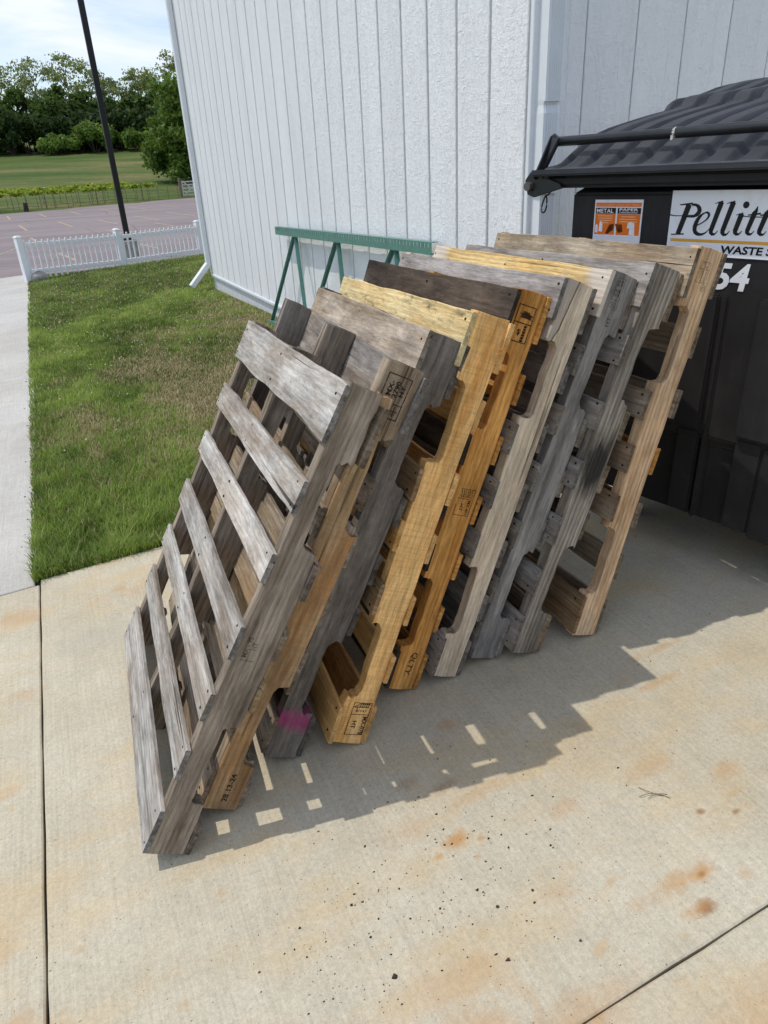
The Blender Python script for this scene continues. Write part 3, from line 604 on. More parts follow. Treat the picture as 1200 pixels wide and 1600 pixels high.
for pi, (q, sp) in enumerate(zip(POSE, SPEC)):
    x, y, psi, th, D_, tl = q
    d0 = Vector((math.sin(psi), math.cos(psi), 0)); n0 = Vector((math.cos(psi), -math.sin(psi), 0)); z0 = Vector((0, 0, 1))
    u = math.cos(th)*n0+math.sin(th)*z0; w = math.sin(th)*n0-math.cos(th)*z0
    t = tl+math.atan(-SY*d0.y+SX*d0.x); d = math.cos(t)*d0+math.sin(t)*u; u2 = math.cos(t)*u-math.sin(t)*d0
    root = thing('wooden_pallet', sp['label'], 'pallet', group='worn wooden pallets leaning in a row')
    up = -w; org = Vector((x, y, gz(x, y)+0.004))
    root.matrix_world = Matrix(((u2.x, d.x, up.x, org.x), (u2.y, d.y, up.y, org.y), (u2.z, d.z, up.z, org.z), (0, 0, 0, 1)))
    PAL.append(root); sts = []
    nt_ = sp['notch'] == 'L'
    for si, yc in enumerate((STH/2, DEP/2, D_-STH/2)):
        o = link('stringer', stringer_mesh(nt_, pi*10+si, rough=0.0028 if pi in (3, 5, 0) else 0.0021, trim=0.016 if pi == 0 and si == 0 else 0.0), WD[sp['st'][si]], root, loc=(LEN/2, yc, WID/2)); sts.append(o)
    for side, zc in (('left', WID+BTH/2+0.0005), ('right', -BTH/2-0.0005)):
        for bi, (c_, w_, mt) in enumerate(sp[side]):
            ln = D_+0.006+(random.random()-0.5)*0.014
            lead = bi in (0, len(sp[side])-1)
            me = board_mesh(ln, w_-0.003, BTH, pi*100+bi+(50 if side == 'right' else 0), wane=0.016 if (pi == 0 and side == 'left' and bi == 0) else 0.012 if random.random() < 0.25 else 0.0)
            # board: X along d, Y (thickness) along -Z, Z (width) along u
            o = link('deck_board' if side == ('right' if nt_ else 'left') else 'base_board', me, WD[mt], root)
            a = (random.random()-0.5)*0.012
            o.matrix_local = Matrix.Translation((c_, D_/2-0.002+(random.random()-0.5)*0.008, zc)) @ Matrix.Rotation(a, 4, 'Z') @ Matrix(((0, 0, 1, 0), (1, 0, 0, 0), (0, 1, 0, 0), (0, 0, 0, 1)))
    nb = MB()
    for side, zc in (('left', WID+BTH+0.0012), ('right', -BTH-0.0012)):
        for (c_, w_, mt) in sp[side]:
            for yc in (STH/2, DEP/2, D_-STH/2):
                for s_ in (-0.3, 0.3):
                    if random.random() < 0.88:
                        px, py = c_+s_*w_+(random.random()-0.5)*0.012, yc+(random.random()-0.5)*0.018; r = 0.0024+random.random()*0.0014
                        n_ = len(nb.v); nb.v += [(px+r*math.cos(k*math.pi/3), py+r*1.3*math.sin(k*math.pi/3), zc+s3) for s3 in (-0.002, 0.0004) for k in range(6)]
                        nb.f.append(tuple(n_+6+k for k in range(6))); nb.f += [(n_+k, n_+(k+1) % 6, n_+6+(k+1) % 6, n_+6+k) for k in range(6)]
    obj('nail_head', nb, m_nail, root, kind='stuff')
    # prints on the near face of the near stringer: plane coordinates (u along the stringer, b from right edge to left edge)
    fp = lambda yy=-0.0009: Print(lambda a, b_: Vector((a-LEN/2, -STH/2+yy, b_-WID/2)))
    UP, DN = 0.0, math.pi
    def stamp(pr, mat=m_ink, yy=None): obj('stamp', pr.mb, mat, sts[0])
    if pi == 0:
        p = fp(); p.text('MX - 95', 0.563, 0.060, 0.012, UP, wid=0.052, bold=0.02); p.text('HT', 0.584, 0.0455, 0.011, UP, wid=0.020, bold=0.02); p.rect(0.555, 0.037, 0.5565, 0.071); stamp(p, m_fink)
    if pi == 0:
        sp_ = MB(); A_ = [(0.842, 0.002), (0.835, 0.012), (0.862, 0.004), (0.800, -0.030)]
        sp_.v = [(0.845-LEN/2, -0.012, 0.014-WID/2), (0.845-LEN/2, 0.014, 0.016-WID/2), (0.828-LEN/2, -0.014, 0.003-WID/2), (0.828-LEN/2, 0.012, 0.002-WID/2), (0.803-LEN/2, -0.004, -0.034-WID/2), (0.806-LEN/2, 0.002, -0.036-WID/2)]
        sp_.f = [(0, 1, 3, 2), (0, 4, 5, 1), (2, 3, 5, 4), (0, 2, 4), (1, 5, 3)]
        obj('splinter', sp_, WD['pale_board'], sts[0])
    if pi == 1:
        p = fp(); p.frame(1.097, 0.019, 1.195, 0.079, 0.0022); p.rect(1.1305, 0.019, 1.1325, 0.042)
        p.text('MX-', 1.146, 0.0575, 0.0115, UP, wid=0.034, bold=0.03); p.text('2790', 1.145, 0.0425, 0.0105, UP, wid=0.037, bold=0.03); p.text('HT', 1.151, 0.0275, 0.0105, UP, wid=0.025, bold=0.03)
        p.rect(1.104, 0.034, 1.128, 0.0358); p.rect(1.115, 0.024, 1.1168, 0.045); p.rect(1.109, 0.030, 1.1105, 0.040); stamp(p)
        p = fp(-0.0136); p.text('28 13-24', 0.030, 0.037, 0.0135, UP, wid=0.088, bold=0.025); stamp(p)
        H_ = WID/2; prof = [(0.003, WID), (0.003, 0.0), (0.070, 0.001), (0.142, 0.0), (0.150, 0.030), (0.165, 0.036), (0.270, 0.037), (0.370, 0.035), (0.386, 0.028), (0.392, 0.0), (0.500, 0.0015), (0.600, 0.0), (0.700, 0.001), (0.795, 0.0), (0.818, -0.006), (0.812, 0.012), (0.830, 0.034), (0.900, 0.038), (0.980, 0.039), (1.037, 0.043), (1.090, 0.048), (1.141, 0.051), (1.144, 0.064), (1.141, 0.075), (1.148, WID)]
        cp = MB().prism([(a_-LEN/2, b_-H_) for a_, b_ in prof], -0.006, 0.006)
        link('repair_plank', cp.mesh('repair_plank', bevel=0.0015), WD['brown'], root, loc=(LEN/2, -0.0068, WID/2))
    if pi == 3:
        p = fp(); p.frame(0.030, 0.004, 0.137, 0.060, 0.0022); p.rect(0.0972, 0.004, 0.0992, 0.060)
        p.text('MX-078', 0.092, 0.0185, 0.0125, DN, wid=0.060, bold=0.03); p.text('HT', 0.077, 0.046, 0.012, DN, wid=0.026, bold=0.03)
        p.stroke([(0.1225, 0.056), (0.1225, 0.010)], 0.0026); p.stroke([(0.1225, 0.056), (0.1330, 0.040)], 0.0026)
        for k in range(5): p.stroke([(0.1235, 0.040-k*0.0062), (0.1320, 0.0365-k*0.0062)], 0.0024)
        p.stroke([(0.1330, 0.040), (0.1330, 0.010)], 0.0026); p.text('O E A T', 0.107, 0.044, 0.007, -math.pi/2, wid=0.030, bold=0.02); p.stroke([(0.106, 0.046), (0.1215, 0.046)], 0.0026); stamp(p)
    if pi == 4:
        p = fp(); p.frame(1.085, 0.020, 1.181, 0.077, 0.0026); p.rect(1.1335, 0.020, 1.1362, 0.077)
        for k in range(8):
            b_ = 0.060-k*0.0044; p.stroke([(1.148, b_), (1.166-0.001*k, b_-0.004)], 0.0024)
            p.stroke([(1.1485+k*0.0024, 0.061-k*0.001), (1.150+k*0.002, 0.028+k*0.001)], 0.0016)
        p.stroke([(1.158, 0.066), (1.157, 0.024)], 0.0022); p.stroke([(1.151, 0.046), (1.147, 0.022)], 0.002)
        p.text('48', 1.101, 0.048, 0.0095, UP, wid=0.018, bold=0.05); p.rect(1.088, 0.0355, 1.132, 0.0370)
        for k in range(6): p.rect(1.0885+k*0.0073, 0.032, 1.0940+k*0.0073, 0.0415)
        stamp(p)
        p = fp(); p.rect(0.585, 0.014, 0.5866, 0.066); p.rect(0.5866, 0.014, 0.664, 0.0155); p.rect(0.6355, 0.016, 0.637, 0.066); p.rect(0.5866, 0.0645, 0.616, 0.066); p.rect(0.664, 0.014, 0.6655, 0.064)
        for k in range(6): p.stroke([(0.651, 0.057-k*0.0066), (0.662, 0.060-k*0.0066)], 0.0022); p.rect(0.640, 0.024+k*0.0062, 0.6455, 0.0275+k*0.0062)
        p.rect(0.6475, 0.018, 0.649, 0.060); p.text('MX-491', 0.632, 0.030, 0.010, DN, wid=0.042, bold=0.02); p.text('HT', 0.621, 0.051, 0.010, DN, wid=0.022, bold=0.02); stamp(p)
        p = fp(); p.text('QLTY', 0.135, 0.039, 0.019, DN-0.12, wid=0.078, bold=0.012, shear=0.15); stamp(p)
    if pi == 6:
        p = fp(); p.rect(1.120, 0.036, 1.205, 0.0375); p.rect(1.2035, 0.0375, 1.205, 0.064); p.rect(1.146, 0.0375, 1.1475, 0.066); p.rect(1.1475, 0.0635, 1.200, 0.0648); p.rect(1.120, 0.0375, 1.1215, 0.050)
        p.text('ZZ 94', 1.154, 0.0525, 0.0085, UP, wid=0.044, bold=0.025); p.text('AR 44', 1.154, 0.041, 0.0085, UP, wid=0.046, bold=0.025)
        p.text('US', 1.126, 0.053, 0.0085, UP, wid=0.016, bold=0.01); p.text('HT', 1.126, 0.041, 0.0085, UP, wid=0.016, bold=0.01); p.text('HT', 1.075, 0.042, 0.011, UP, wid=0.026, bold=0.02); stamp(p, m_fink)
    if pi == 8:
        p = fp(); p.frame(1.127, 0.031, 1.183, 0.070, 0.0014); p.rect(1.1625, 0.031, 1.164, 0.070); p.rect(1.136, 0.0575, 1.160, 0.0588)
        for k in range(6): p.rect(1.132+k*0.0048, 0.0485, 1.1350+k*0.0048, 0.0525)
        p.text('US', 1.176, 0.061, 0.007, -math.pi/2, wid=0.011, bold=0.01); p.text('HT', 1.166, 0.050, 0.007, -math.pi/2, wid=0.011, bold=0.01); p.text('KD 19', 1.131, 0.037, 0.006, UP, wid=0.027, bold=0.01)
        th_ = [k*math.pi/9 for k in range(19)]; p.stroke([(1.115+0.0085*math.cos(a), 0.034+0.0075*math.sin(a)) for a in th_], 0.0013); p.text('PL', 1.112, 0.031, 0.006, UP, wid=0.008, bold=0.01); stamp(p, m_fink)

# ------------------------------------------------------------------ black dumpster
KD, SC = 0.929, 0.945
def dz(z): return CAM_H-KD*SC*(CAM_H-z)
DB = (1.9972, 1.4775); DZ0 = 0.075
m_body = NM('black_plastic', 0.62, 0.3); _n = m_body.noise(scale=5, detail=6, rough=0.65); _s = m_body.noise((3, 3, 0.4), scale=3, detail=6, rough=0.7, loc=(3, 1, 2))
_c = m_body.ramp(_n, [(0.3, (0.016, 0.0145, 0.0145, 1)), (0.7, (0.028, 0.026, 0.027, 1))]); m_body.color(m_body.mix(m_body.math('MULTIPLY', m_body.ramp(_s, [(0.5, 0.0), (0.75, 1.0)]), 0.4), _c, (0.06, 0.056, 0.052, 1)))
m_body.bump(m_body.noise(scale=420, detail=2), 0.12, 0.001); m_body = m_body.m
m_lid = NM('charcoal_plastic_lid', 0.5, 0.35); _n = m_lid.noise(scale=6, detail=6, rough=0.7)
m_lid.color(m_lid.ramp(_n, [(0.3, (0.024, 0.026, 0.032, 1)), (0.7, (0.045, 0.048, 0.056, 1))])); m_lid.bump(m_lid.noise(scale=300, detail=3), 0.15, 0.001); m_lid = m_lid.m
m_steel = flat('black_painted_steel', (0.014, 0.014, 0.016, 1), 0.38, 0.5, var=0.3, scale=40)
m_bolt = flat('worn_steel', (0.10, 0.09, 0.085, 1), 0.45, 0.5)
dp = thing('dumpster', 'black plastic dumpster with a ribbed domed lid and a white waste-hauler sign', 'dumpster', (DB[0], DB[1], DZ0), R(-77.2))
def D(x, y, z): return (x*SC, y*SC, z-DZ0)      # x to the right along the face, y deep, z world height
XL, XR, YD = -0.864, 0.92, 1.25
b = MB()
def dbox(b, x0, x1, y0, y1, z0, z1): return b.box(D(x0, y0, z0), D(x1, y1, z1))
# hopper: stepped front, tapered lower part
prof = [(0.0, 1.345), (0.0, 0.56), (0.030, 0.53), (0.045, 0.23), (1.19, 0.23), (YD, 0.7), (YD, 1.60), (0.6, 1.52)]
b = MB(); n = len(prof)
for xx, ins in ((XL, 0), (XR, 0)):
    for (yy, zz) in prof: b.v.append(D(xx+(0.03 if xx < 0 else -0.03)*(1.0 if zz < 0.5 else 0), yy, zz))
b.f = [tuple(range(n)), tuple(range(n, 2*n))[::-1]]+[(i, (i+1) % n, n+(i+1) % n, n+i) for i in range(n)]
obj('hopper', b, m_body, dp, bevel=0.008, segs=2)
# raised front panels and ribs (positions read off the front)
rib = MB(); zz = dz(0.965)
def dpanel(a0, a1, zb, zt, out, flare=0.0):
    x0, x1 = -KD*a0, -KD*a1; q = MB(); z0_, z1_ = dz(zb), dz(zt)
    q.v = [D(x0-flare, -out, z0_), D(x1+flare, -out, z0_), D(x1, -out*0.6, z1_), D(x0, -out*0.6, z1_), D(x0-flare, 0.05, z0_), D(x1+flare, 0.05, z0_), D(x1, 0.02, z1_), D(x0, 0.02, z1_)]
    q.f = [(0, 1, 2, 3), (5, 4, 7, 6), (4, 0, 3, 7), (1, 5, 6, 2), (3, 2, 6, 7), (4, 5, 1, 0)]
    return obj('front_panel', q, m_body, dp, bevel=0.006, segs=2)
dpanel(0.62, 0.222, 0.466, 0.985, 0.020); dpanel(0.205, 0.188, 0.08, 0.985, 0.014)
dpanel(0.072, -0.34, 0.474, 0.985, 0.026); dpanel(0.318, 0.220, 0.09, 0.455, 0.004); dpanel(0.072, -0.036, 0.085, 0.462, 0.006); dpanel(-0.040, -0.34, 0.075, 0.455, 0.016)
dpanel(0.90, 0.68, 0.466, 0.985, 0.020); dpanel(-0.40, -0.85, 0.474, 0.985, 0.020)
# rim beam and hinge ears
obj('rim', dbox(MB(), -1.03, 1.0, -0.055, -0.004, dz(1.352), dz(1.402)), m_body, dp, bevel=0.012, segs=2)
obj('rim', dbox(MB(), -0.93, -0.866, -0.05, 1.2, dz(1.372), dz(1.398)), m_body, dp, bevel=0.008)
ear = [(-1.055, 1.385), (-1.04, 1.330), (-1.005, 1.318), (-0.865, 1.352), (-0.88, 1.372), (-0.965, 1.400), (-0.99, 1.412), (-1.03, 1.415)]
e = MB(); n_ = len(ear); e.v = [D(x, yy, dz(z)) for yy in (-0.068, -0.058) for x, z in ear]; e.f = [tuple(range(n_)), tuple(range(n_, 2*n_))[::-1]]+[(i, (i+1) % n_, n_+(i+1) % n_, n_+i) for i in range(n_)]
ear_o = obj('hinge_ear', e, m_steel, dp, bevel=0.002)
obj('bolt', MB().tube([D(-1.027, -0.086, dz(1.362)), D(-1.027, -0.066, dz(1.362))], 0.016, 10), m_bolt, ear_o)
# lid: two stepped tiers, ridged front to back
AL, AR = -0.955, 0.955
PROF = [(-0.085, 1.405), (-0.070, 1.428), (-0.040, 1.436), (0.0, 1.452), (0.08, 1.497), (0.18, 1.548), (0.30, 1.578), (0.45, 1.604), (0.60, 1.628), (0.700, 1.642), (0.735, 1.652), (0.765, 1.682), (0.80, 1.692), (0.95, 1.706), (1.06, 1.728), (1.12, 1.742), (1.25, 1.760), (1.42, 1.776), (1.60, 1.790)]
PROF = [(y_*KD, dz(z_)) for y_, z_ in PROF]
PITCHX = 0.1225*KD; lidb = MB(); NX = 17*18; cols = []
for i in range(NX+1):
    xx = AL+(AR-AL)*i/NX; ph = ((xx+0.900)/PITCHX) % 1.0
    rr = max(0, min(1, (abs(2*ph-1)-0.50)/0.36)); rr = 1-rr*rr*(3-2*rr)
    for j, (yy, z_) in enumerate(PROF):
        amp = (0.0, 0.0, 0.010, 0.022, 0.030, 0.034)[j] if j < 6 else 0.034
        if j in (10, 11): amp = 0.032
        side = max(0, min(1, (xx-AL)/0.05, (AR-xx)/0.05))
        lidb.v.append(D(xx, yy-(0.010*(1-rr) if j in (11, 12) else 0), z_-amp*(1-rr)*1.0-(0.02*(1-side)**2 if j > 2 else 0)))
m_ = len(PROF)
for i in range(NX):
    for j in range(m_-1): lidb.f.append((i*m_+j, (i+1)*m_+j, (i+1)*m_+j+1, i*m_+j+1))
k0 = len(lidb.v)                          # left skirt, right skirt, back
for xx, base in ((AL, 0), (AR, NX*m_)):
    st_ = len(lidb.v)
    for (yy, z_) in PROF: lidb.v.append(D(xx, yy, min(z_-0.02, dz(1.403)+max(0, yy)*0.06)))
    for j in range(m_-1): lidb.f.append((base+j, base+j+1, st_+j+1, st_+j))
lid = obj('lid', lidb, m_lid, dp, smooth=True)
lid.data.set_sharp_from_angle(angle=R(50))
obj('lid_lip', dbox(MB(), -1.012, 0.985, -0.092, -0.058, dz(1.400), dz(1.424)), m_lid, dp, bevel=0.006, segs=2)
# lift bar with end plates
BARY, BARZ = 0.026, dz(1.527)
obj('lift_bar', MB().tube([D(-0.985, BARY, BARZ), D(0.96, BARY, BARZ)], 0.0165, 12), m_steel, dp, smooth=True)
for xx in (-0.996, 0.966):
    a = MB(); pts = [(-0.085, dz(1.395)), (-0.045, dz(1.375)), (0.055, dz(1.515)), (0.052, dz(1.548)), (0.030, dz(1.560)), (0.004, dz(1.548))]; n_ = len(pts)
    a.v = [D(xx+s_, y_, z_) for s_ in (-0.004, 0.004) for y_, z_ in pts]; a.f = [tuple(range(n_)), tuple(range(n_, 2*n_))[::-1]]+[(i, (i+1) % n_, n_+(i+1) % n_, n_+i) for i in range(n_)]
    obj('lift_arm', a, m_steel, dp, bevel=0.002)
# wide front face of the left lift arm
a = MB(); pts = [(-1.030, dz(1.372)), (-1.000, dz(1.355)), (-0.935, dz(1.43)), (-0.948, dz(1.50)), (-0.955, dz(1.535)), (-0.975, dz(1.558)), (-1.000, dz(1.555)), (-1.012, dz(1.525))]
pts = [(-1.035, dz(1.385)), (-1.012, dz(1.372)), (-0.962, dz(1.512)), (-0.958, dz(1.540)), (-0.978, dz(1.556)), (-1.002, dz(1.546)), (-1.010, dz(1.520))]
n_ = len(pts); a.v = [D(x_, (0.012 if z_ > dz(1.45) else -0.05)+s_, z_) for s_ in (-0.004, 0.004) for x_, z_ in pts]; a.f = [tuple(range(n_)), tuple(range(n_, 2*n_))[::-1]]+[(i, (i+1) % n_, n_+(i+1) % n_, n_+i) for i in range(n_)]
obj('lift_arm', a, m_steel, dp, bevel=0.001)
m_tape = flat('white_tape', lin(196, 192, 184), 0.8, 0.1, var=0.3, scale=60)
obj('tape_knot', MB().tube([D(-0.472, BARY, BARZ-0.001), D(-0.463, BARY, BARZ+0.001)], [0.0174, 0.0170], 9).box(D(-0.474, BARY-0.020, BARZ-0.020), D(-0.466, BARY-0.012, BARZ-0.006)), m_tape, dp)
# cable loop below the ear
pts = [D(-0.915, -0.045, dz(1.352)), D(-0.935, -0.05, dz(1.338)), D(-0.945, -0.052, dz(1.327))]
loop = [D(-0.955+0.016*math.sin(t_)*(0.4+0.6*(1-math.cos(t_))/2)-0.014*(1-math.cos(t_))/2*0.8, -0.052, dz(1.325)-0.030*(1-math.cos(t_))) for t_ in [2*math.pi*k/14 for k in range(15)]]
obj('cable_loop', MB().tube(pts+loop, 0.0032, 6), m_steel, dp, smooth=True)
# casters
for (cx, cy) in ((-0.62, 0.22), (-0.62, 1.0), (0.62, 0.22), (0.62, 1.0)):
    wz = gz(DB[0], DB[1])+0.055+0.0
    q = Vector((DB[0], DB[1], 0))+Matrix.Rotation(R(-77.2), 3, 'Z') @ Vector((cx*SC, cy*SC, 0)); wz = gz(q.x, q.y)+0.056
    cst = obj('caster_fork', dbox(MB(), cx-0.03, cx+0.03, cy-0.03, cy+0.03, wz+0.045, 0.245).box(D(cx-0.028, cy-0.012, wz-0.01), D(cx-0.022, cy+0.012, wz+0.05)).box(D(cx+0.022, cy-0.012, wz-0.01), D(cx+0.028, cy+0.012, wz+0.05)), m_steel, dp)
    obj('caster_wheel', MB().tube([D(cx-0.018, cy+0.02, wz), D(cx+0.018, cy+0.02, wz)], 0.055, 16), m_body, cst)
# sign, number and sticker
m_white = NM('white_sign', 0.35, 0.4); _n = m_white.noise(scale=14, detail=6, rough=0.7); m_white.color(m_white.ramp(_n, [(0.25, lin(222, 222, 218)), (0.5, lin(240, 241, 245))])); m_white = m_white.m
m_blk = flat('sign_black', (0.012, 0.011, 0.012, 1), 0.4, 0.3); m_gold = flat('sign_gold', lin(228, 168, 62), 0.4, 0.3, var=0.05)
m_or = flat('sticker_orange', lin(240, 120, 28), 0.4, 0.3, var=0.05); m_orp = flat('sticker_pale_orange', lin(250, 190, 140), 0.5, 0.3, var=0.05)
sgn = obj('sign', dbox(MB(), -KD*0.466, KD*0.46, -0.0035, 0.0005, dz(1.114), dz(1.336)), m_white, dp)
def plane_at(dy): return Print(lambda a, z_: Vector(D(-KD*a, -dy, dz(z_))))
p = plane_at(0.0043); ST = lambda pts, w_: p.stroke(pts, w_)
def word(dx):
    pass
ST([(0.3944, 1.2885), (0.4253, 1.1866)], [0.022, 0.019]); ST([(0.4305, 1.2876), (0.3803, 1.2922)], [0.004, 0.007]); ST([(0.383, 1.2885), (0.368, 1.2880), (0.3584, 1.2833), (0.353, 1.2770), (0.3505, 1.2689), (0.353, 1.261), (0.3606, 1.2542), (0.371, 1.249), (0.3829, 1.2474), (0.4086, 1.2481)], [0.008, 0.009, 0.012, 0.015, 0.017, 0.016, 0.013, 0.009, 0.006, 0.004]); ST([(0.4528, 1.1845), (0.4006, 1.1879)], [0.004, 0.005])
ST([(0.3602, 1.2162), (0.345, 1.222), (0.3328, 1.2288), (0.321, 1.237), (0.314, 1.2453), (0.3115, 1.252), (0.3135, 1.2595), (0.321, 1.2630), (0.3285, 1.2612), (0.338, 1.2560), (0.3454, 1.2491), (0.353, 1.2385), (0.3575, 1.2272), (0.3603, 1.2160), (0.3603, 1.2052), (0.3570, 1.1965), (0.3484, 1.1902), (0.339, 1.1880), (0.3294, 1.1886), (0.320, 1.192), (0.3133, 1.1968), (0.303, 1.209)], [0.004, 0.004, 0.004, 0.005, 0.007, 0.009, 0.009, 0.007, 0.005, 0.007, 0.011, 0.014, 0.016, 0.017, 0.016, 0.015, 0.013, 0.010, 0.008, 0.006, 0.004, 0.002])
def ell(dx, top=1.2973):
    ST([(0.2718-dx, top), (0.296-dx, 1.2038)], [0.019, 0.017]); ST([(0.296-dx, 1.206), (0.2955-dx, 1.196), (0.2900-dx, 1.1908), (0.2816-dx, 1.1902), (0.2760-dx, 1.195), (0.2703-dx, 1.2035)], [0.017, 0.015, 0.012, 0.007, 0.004, 0.002])
    if top > 1.29: ST([(0.2958-dx, 1.2925), (0.2663-dx, 1.2994)], [0.002, 0.006])
def eye(dx):
    ST([(0.1926-dx, 1.2595), (0.2065-dx, 1.2055)], [0.019, 0.017]); ST([(0.2065-dx, 1.208), (0.206-dx, 1.199), (0.2005-dx, 1.1938), (0.1922-dx, 1.1932), (0.187-dx, 1.198), (0.1817-dx, 1.205)], [0.017, 0.015, 0.012, 0.007, 0.004, 0.002]); ST([(0.212-dx, 1.2553), (0.1873-dx, 1.2615)], [0.002, 0.006])
    cx_, cz_ = 0.1818-dx, 1.2885; p.add([(cx_+0.0112*math.cos(k*math.pi/9), cz_+0.0112*math.sin(k*math.pi/9)) for k in range(18)], [tuple(range(18))])
def tee(dx):
    ST([(0.1405-dx, 1.2845), (0.143-dx, 1.272), (0.1480-dx, 1.262), (0.1634-dx, 1.2066)], [0.002, 0.010, 0.018, 0.016]); ST([(0.1634-dx, 1.2086), (0.163-dx, 1.2000), (0.1575-dx, 1.1952), (0.1492-dx, 1.1946), (0.144-dx, 1.199), (0.1391-dx, 1.2063)], [0.016, 0.014, 0.011, 0.007, 0.004, 0.002]); ST([(0.1695-dx, 1.2560), (0.1264-dx, 1.2615)], [0.004, 0.006])
ell(0); ell(0.0437); eye(0); tee(0); tee(0.042)
# the end of the word (outside the photograph): e r i
for dx in (0.288,):
    ST([(0.3602-dx, 1.2162), (0.3328-dx, 1.2288), (0.314-dx, 1.2453), (0.3125-dx, 1.2581), (0.3278-dx, 1.2622), (0.3454-dx, 1.2491), (0.3575-dx, 1.2272), (0.3603-dx, 1.2052), (0.3484-dx, 1.1902), (0.3294-dx, 1.1886), (0.3133-dx, 1.1968), (0.303-dx, 1.209)], [0.004, 0.004, 0.007, 0.009, 0.005, 0.010, 0.016, 0.017, 0.013, 0.008, 0.006, 0.002])
ST([(0.002, 1.2595), (0.020, 1.192)], [0.018, 0.016]); ST([(0.010, 1.235), (-0.010, 1.258), (-0.024, 1.258)], [0.006, 0.010, 0.015]); eye(0.242)
obj('lettering', p.mb, m_blk, sgn)
p = plane_at(0.0049); p.stroke([(0.4660, 1.2530), (0.4440, 1.2500), (0.4217, 1.2505), (0.3774, 1.2529), (0.3392, 1.2492)], [0.004, 0.0032, 0.0026, 0.0026, 0.002]); p.stroke([(0.187, 1.2525), (0.1517, 1.2501), (0.1027, 1.2509), (0.03, 1.2509), (-0.30, 1.2530)], 0.003); obj('swash', p.mb, m_blk, sgn)
p = plane_at(0.0043); p.rect(0.452, 1.1615, -0.43, 1.1715); obj('gold_rule', p.mb, m_gold, sgn)
def ptext(p, t, a, z_, h, wid, bold=0.0, shear=0.0):
    q = Print(lambda u_, v_: (u_, v_)); q.text(t, 0, 0, h, 0, wid, bold, shear); n_ = len(p.mb.v)
    p.mb.v += [tuple(p.fn(a-x_[0], z_+x_[1])) for x_ in q.mb.v]; p.mb.f += [tuple(n_+i for i in f) for f in q.mb.f]
p = plane_at(0.0043); ptext(p, 'WASTE SYSTEMS', 0.252, 1.128, 0.025, 0.345, 0.03, 0.12); obj('lettering', p.mb, m_blk, sgn)
p = plane_at(0.0025); ptext(p, '54', 0.262, 1.006, 0.088, 0.130, 0.03, 0.12); obj('number', p.mb, m_white, dp)
stk = obj('sticker', dbox(MB(), -KD*0.812, -KD*0.588, -0.002, 0.0005, dz(1.02), dz(1.305)), m_white, dp)
p = plane_at(0.0026)
p.rect(0.806, 1.279, 0.594, 1.294); p.rect(0.806, 1.172, 0.709, 1.252); p.rect(0.701, 1.172, 0.594, 1.252); p.rect(0.806, 1.03, 0.594, 1.135); obj('panel', p.mb, m_or, stk)
p = plane_at(0.0026); p.rect(0.806, 1.253, 0.709, 1.275); p.rect(0.701, 1.253, 0.594, 1.275)
# recycling arrows, shapes in the picture
p.add([(0.752, 1.180), (0.735, 1.212), (0.712, 1.216), (0.716, 1.192), (0.742, 1.176)], [(0, 1, 2, 3, 4)]); p.add([(0.708, 1.216), (0.676, 1.214), (0.668, 1.186), (0.690, 1.182), (0.700, 1.196)], [(0, 1, 2, 3, 4)]); obj('panel', p.mb, m_blk, stk)
p = plane_at(0.0031); ptext(p, 'METAL', 0.800, 1.2565, 0.0150, 0.080, 0.015); ptext(p, 'PAPER', 0.692, 1.264, 0.0092, 0.086, 0.02); ptext(p, 'CARDBOARD', 0.692, 1.2555, 0.0055, 0.084, 0.01)
for a, z_, w_, h_ in ((0.785, 1.186, 0.018, 0.040), (0.803, 1.182, 0.013, 0.032), (0.650, 1.200, 0.034, 0.024), (0.640, 1.176, 0.026, 0.026)):
    p.add([(a, z_), (a-w_, z_-0.002), (a-w_*0.95, z_+h_*0.8), (a-w_*0.5, z_+h_), (a-0.002, z_+h_*0.85)], [(0, 1, 2, 3, 4)])
p.rect(0.806, 1.166, 0.594, 1.174); obj('lettering', p.mb, m_white, stk)
p = plane_at(0.0031); ptext(p, 'RECYCLABLES ONLY NO TRASH', 0.803, 1.282, 0.0085, 0.204, 0.0)
for r_ in range(4):
    w_ = (0.072, 0.070, 0.062, 0.034)[r_]; z_ = 1.243-r_*0.0085; p.rect(0.757+w_/2, z_, 0.757-w_/2, z_+0.0032)
for r_ in range(3):
    w_ = (0.066, 0.080, 0.080)[r_]; z_ = 1.241-r_*0.0092; p.rect(0.648+w_/2, z_, 0.648-w_/2, z_+0.0032)
obj('lettering', p.mb, m_orp, stk)

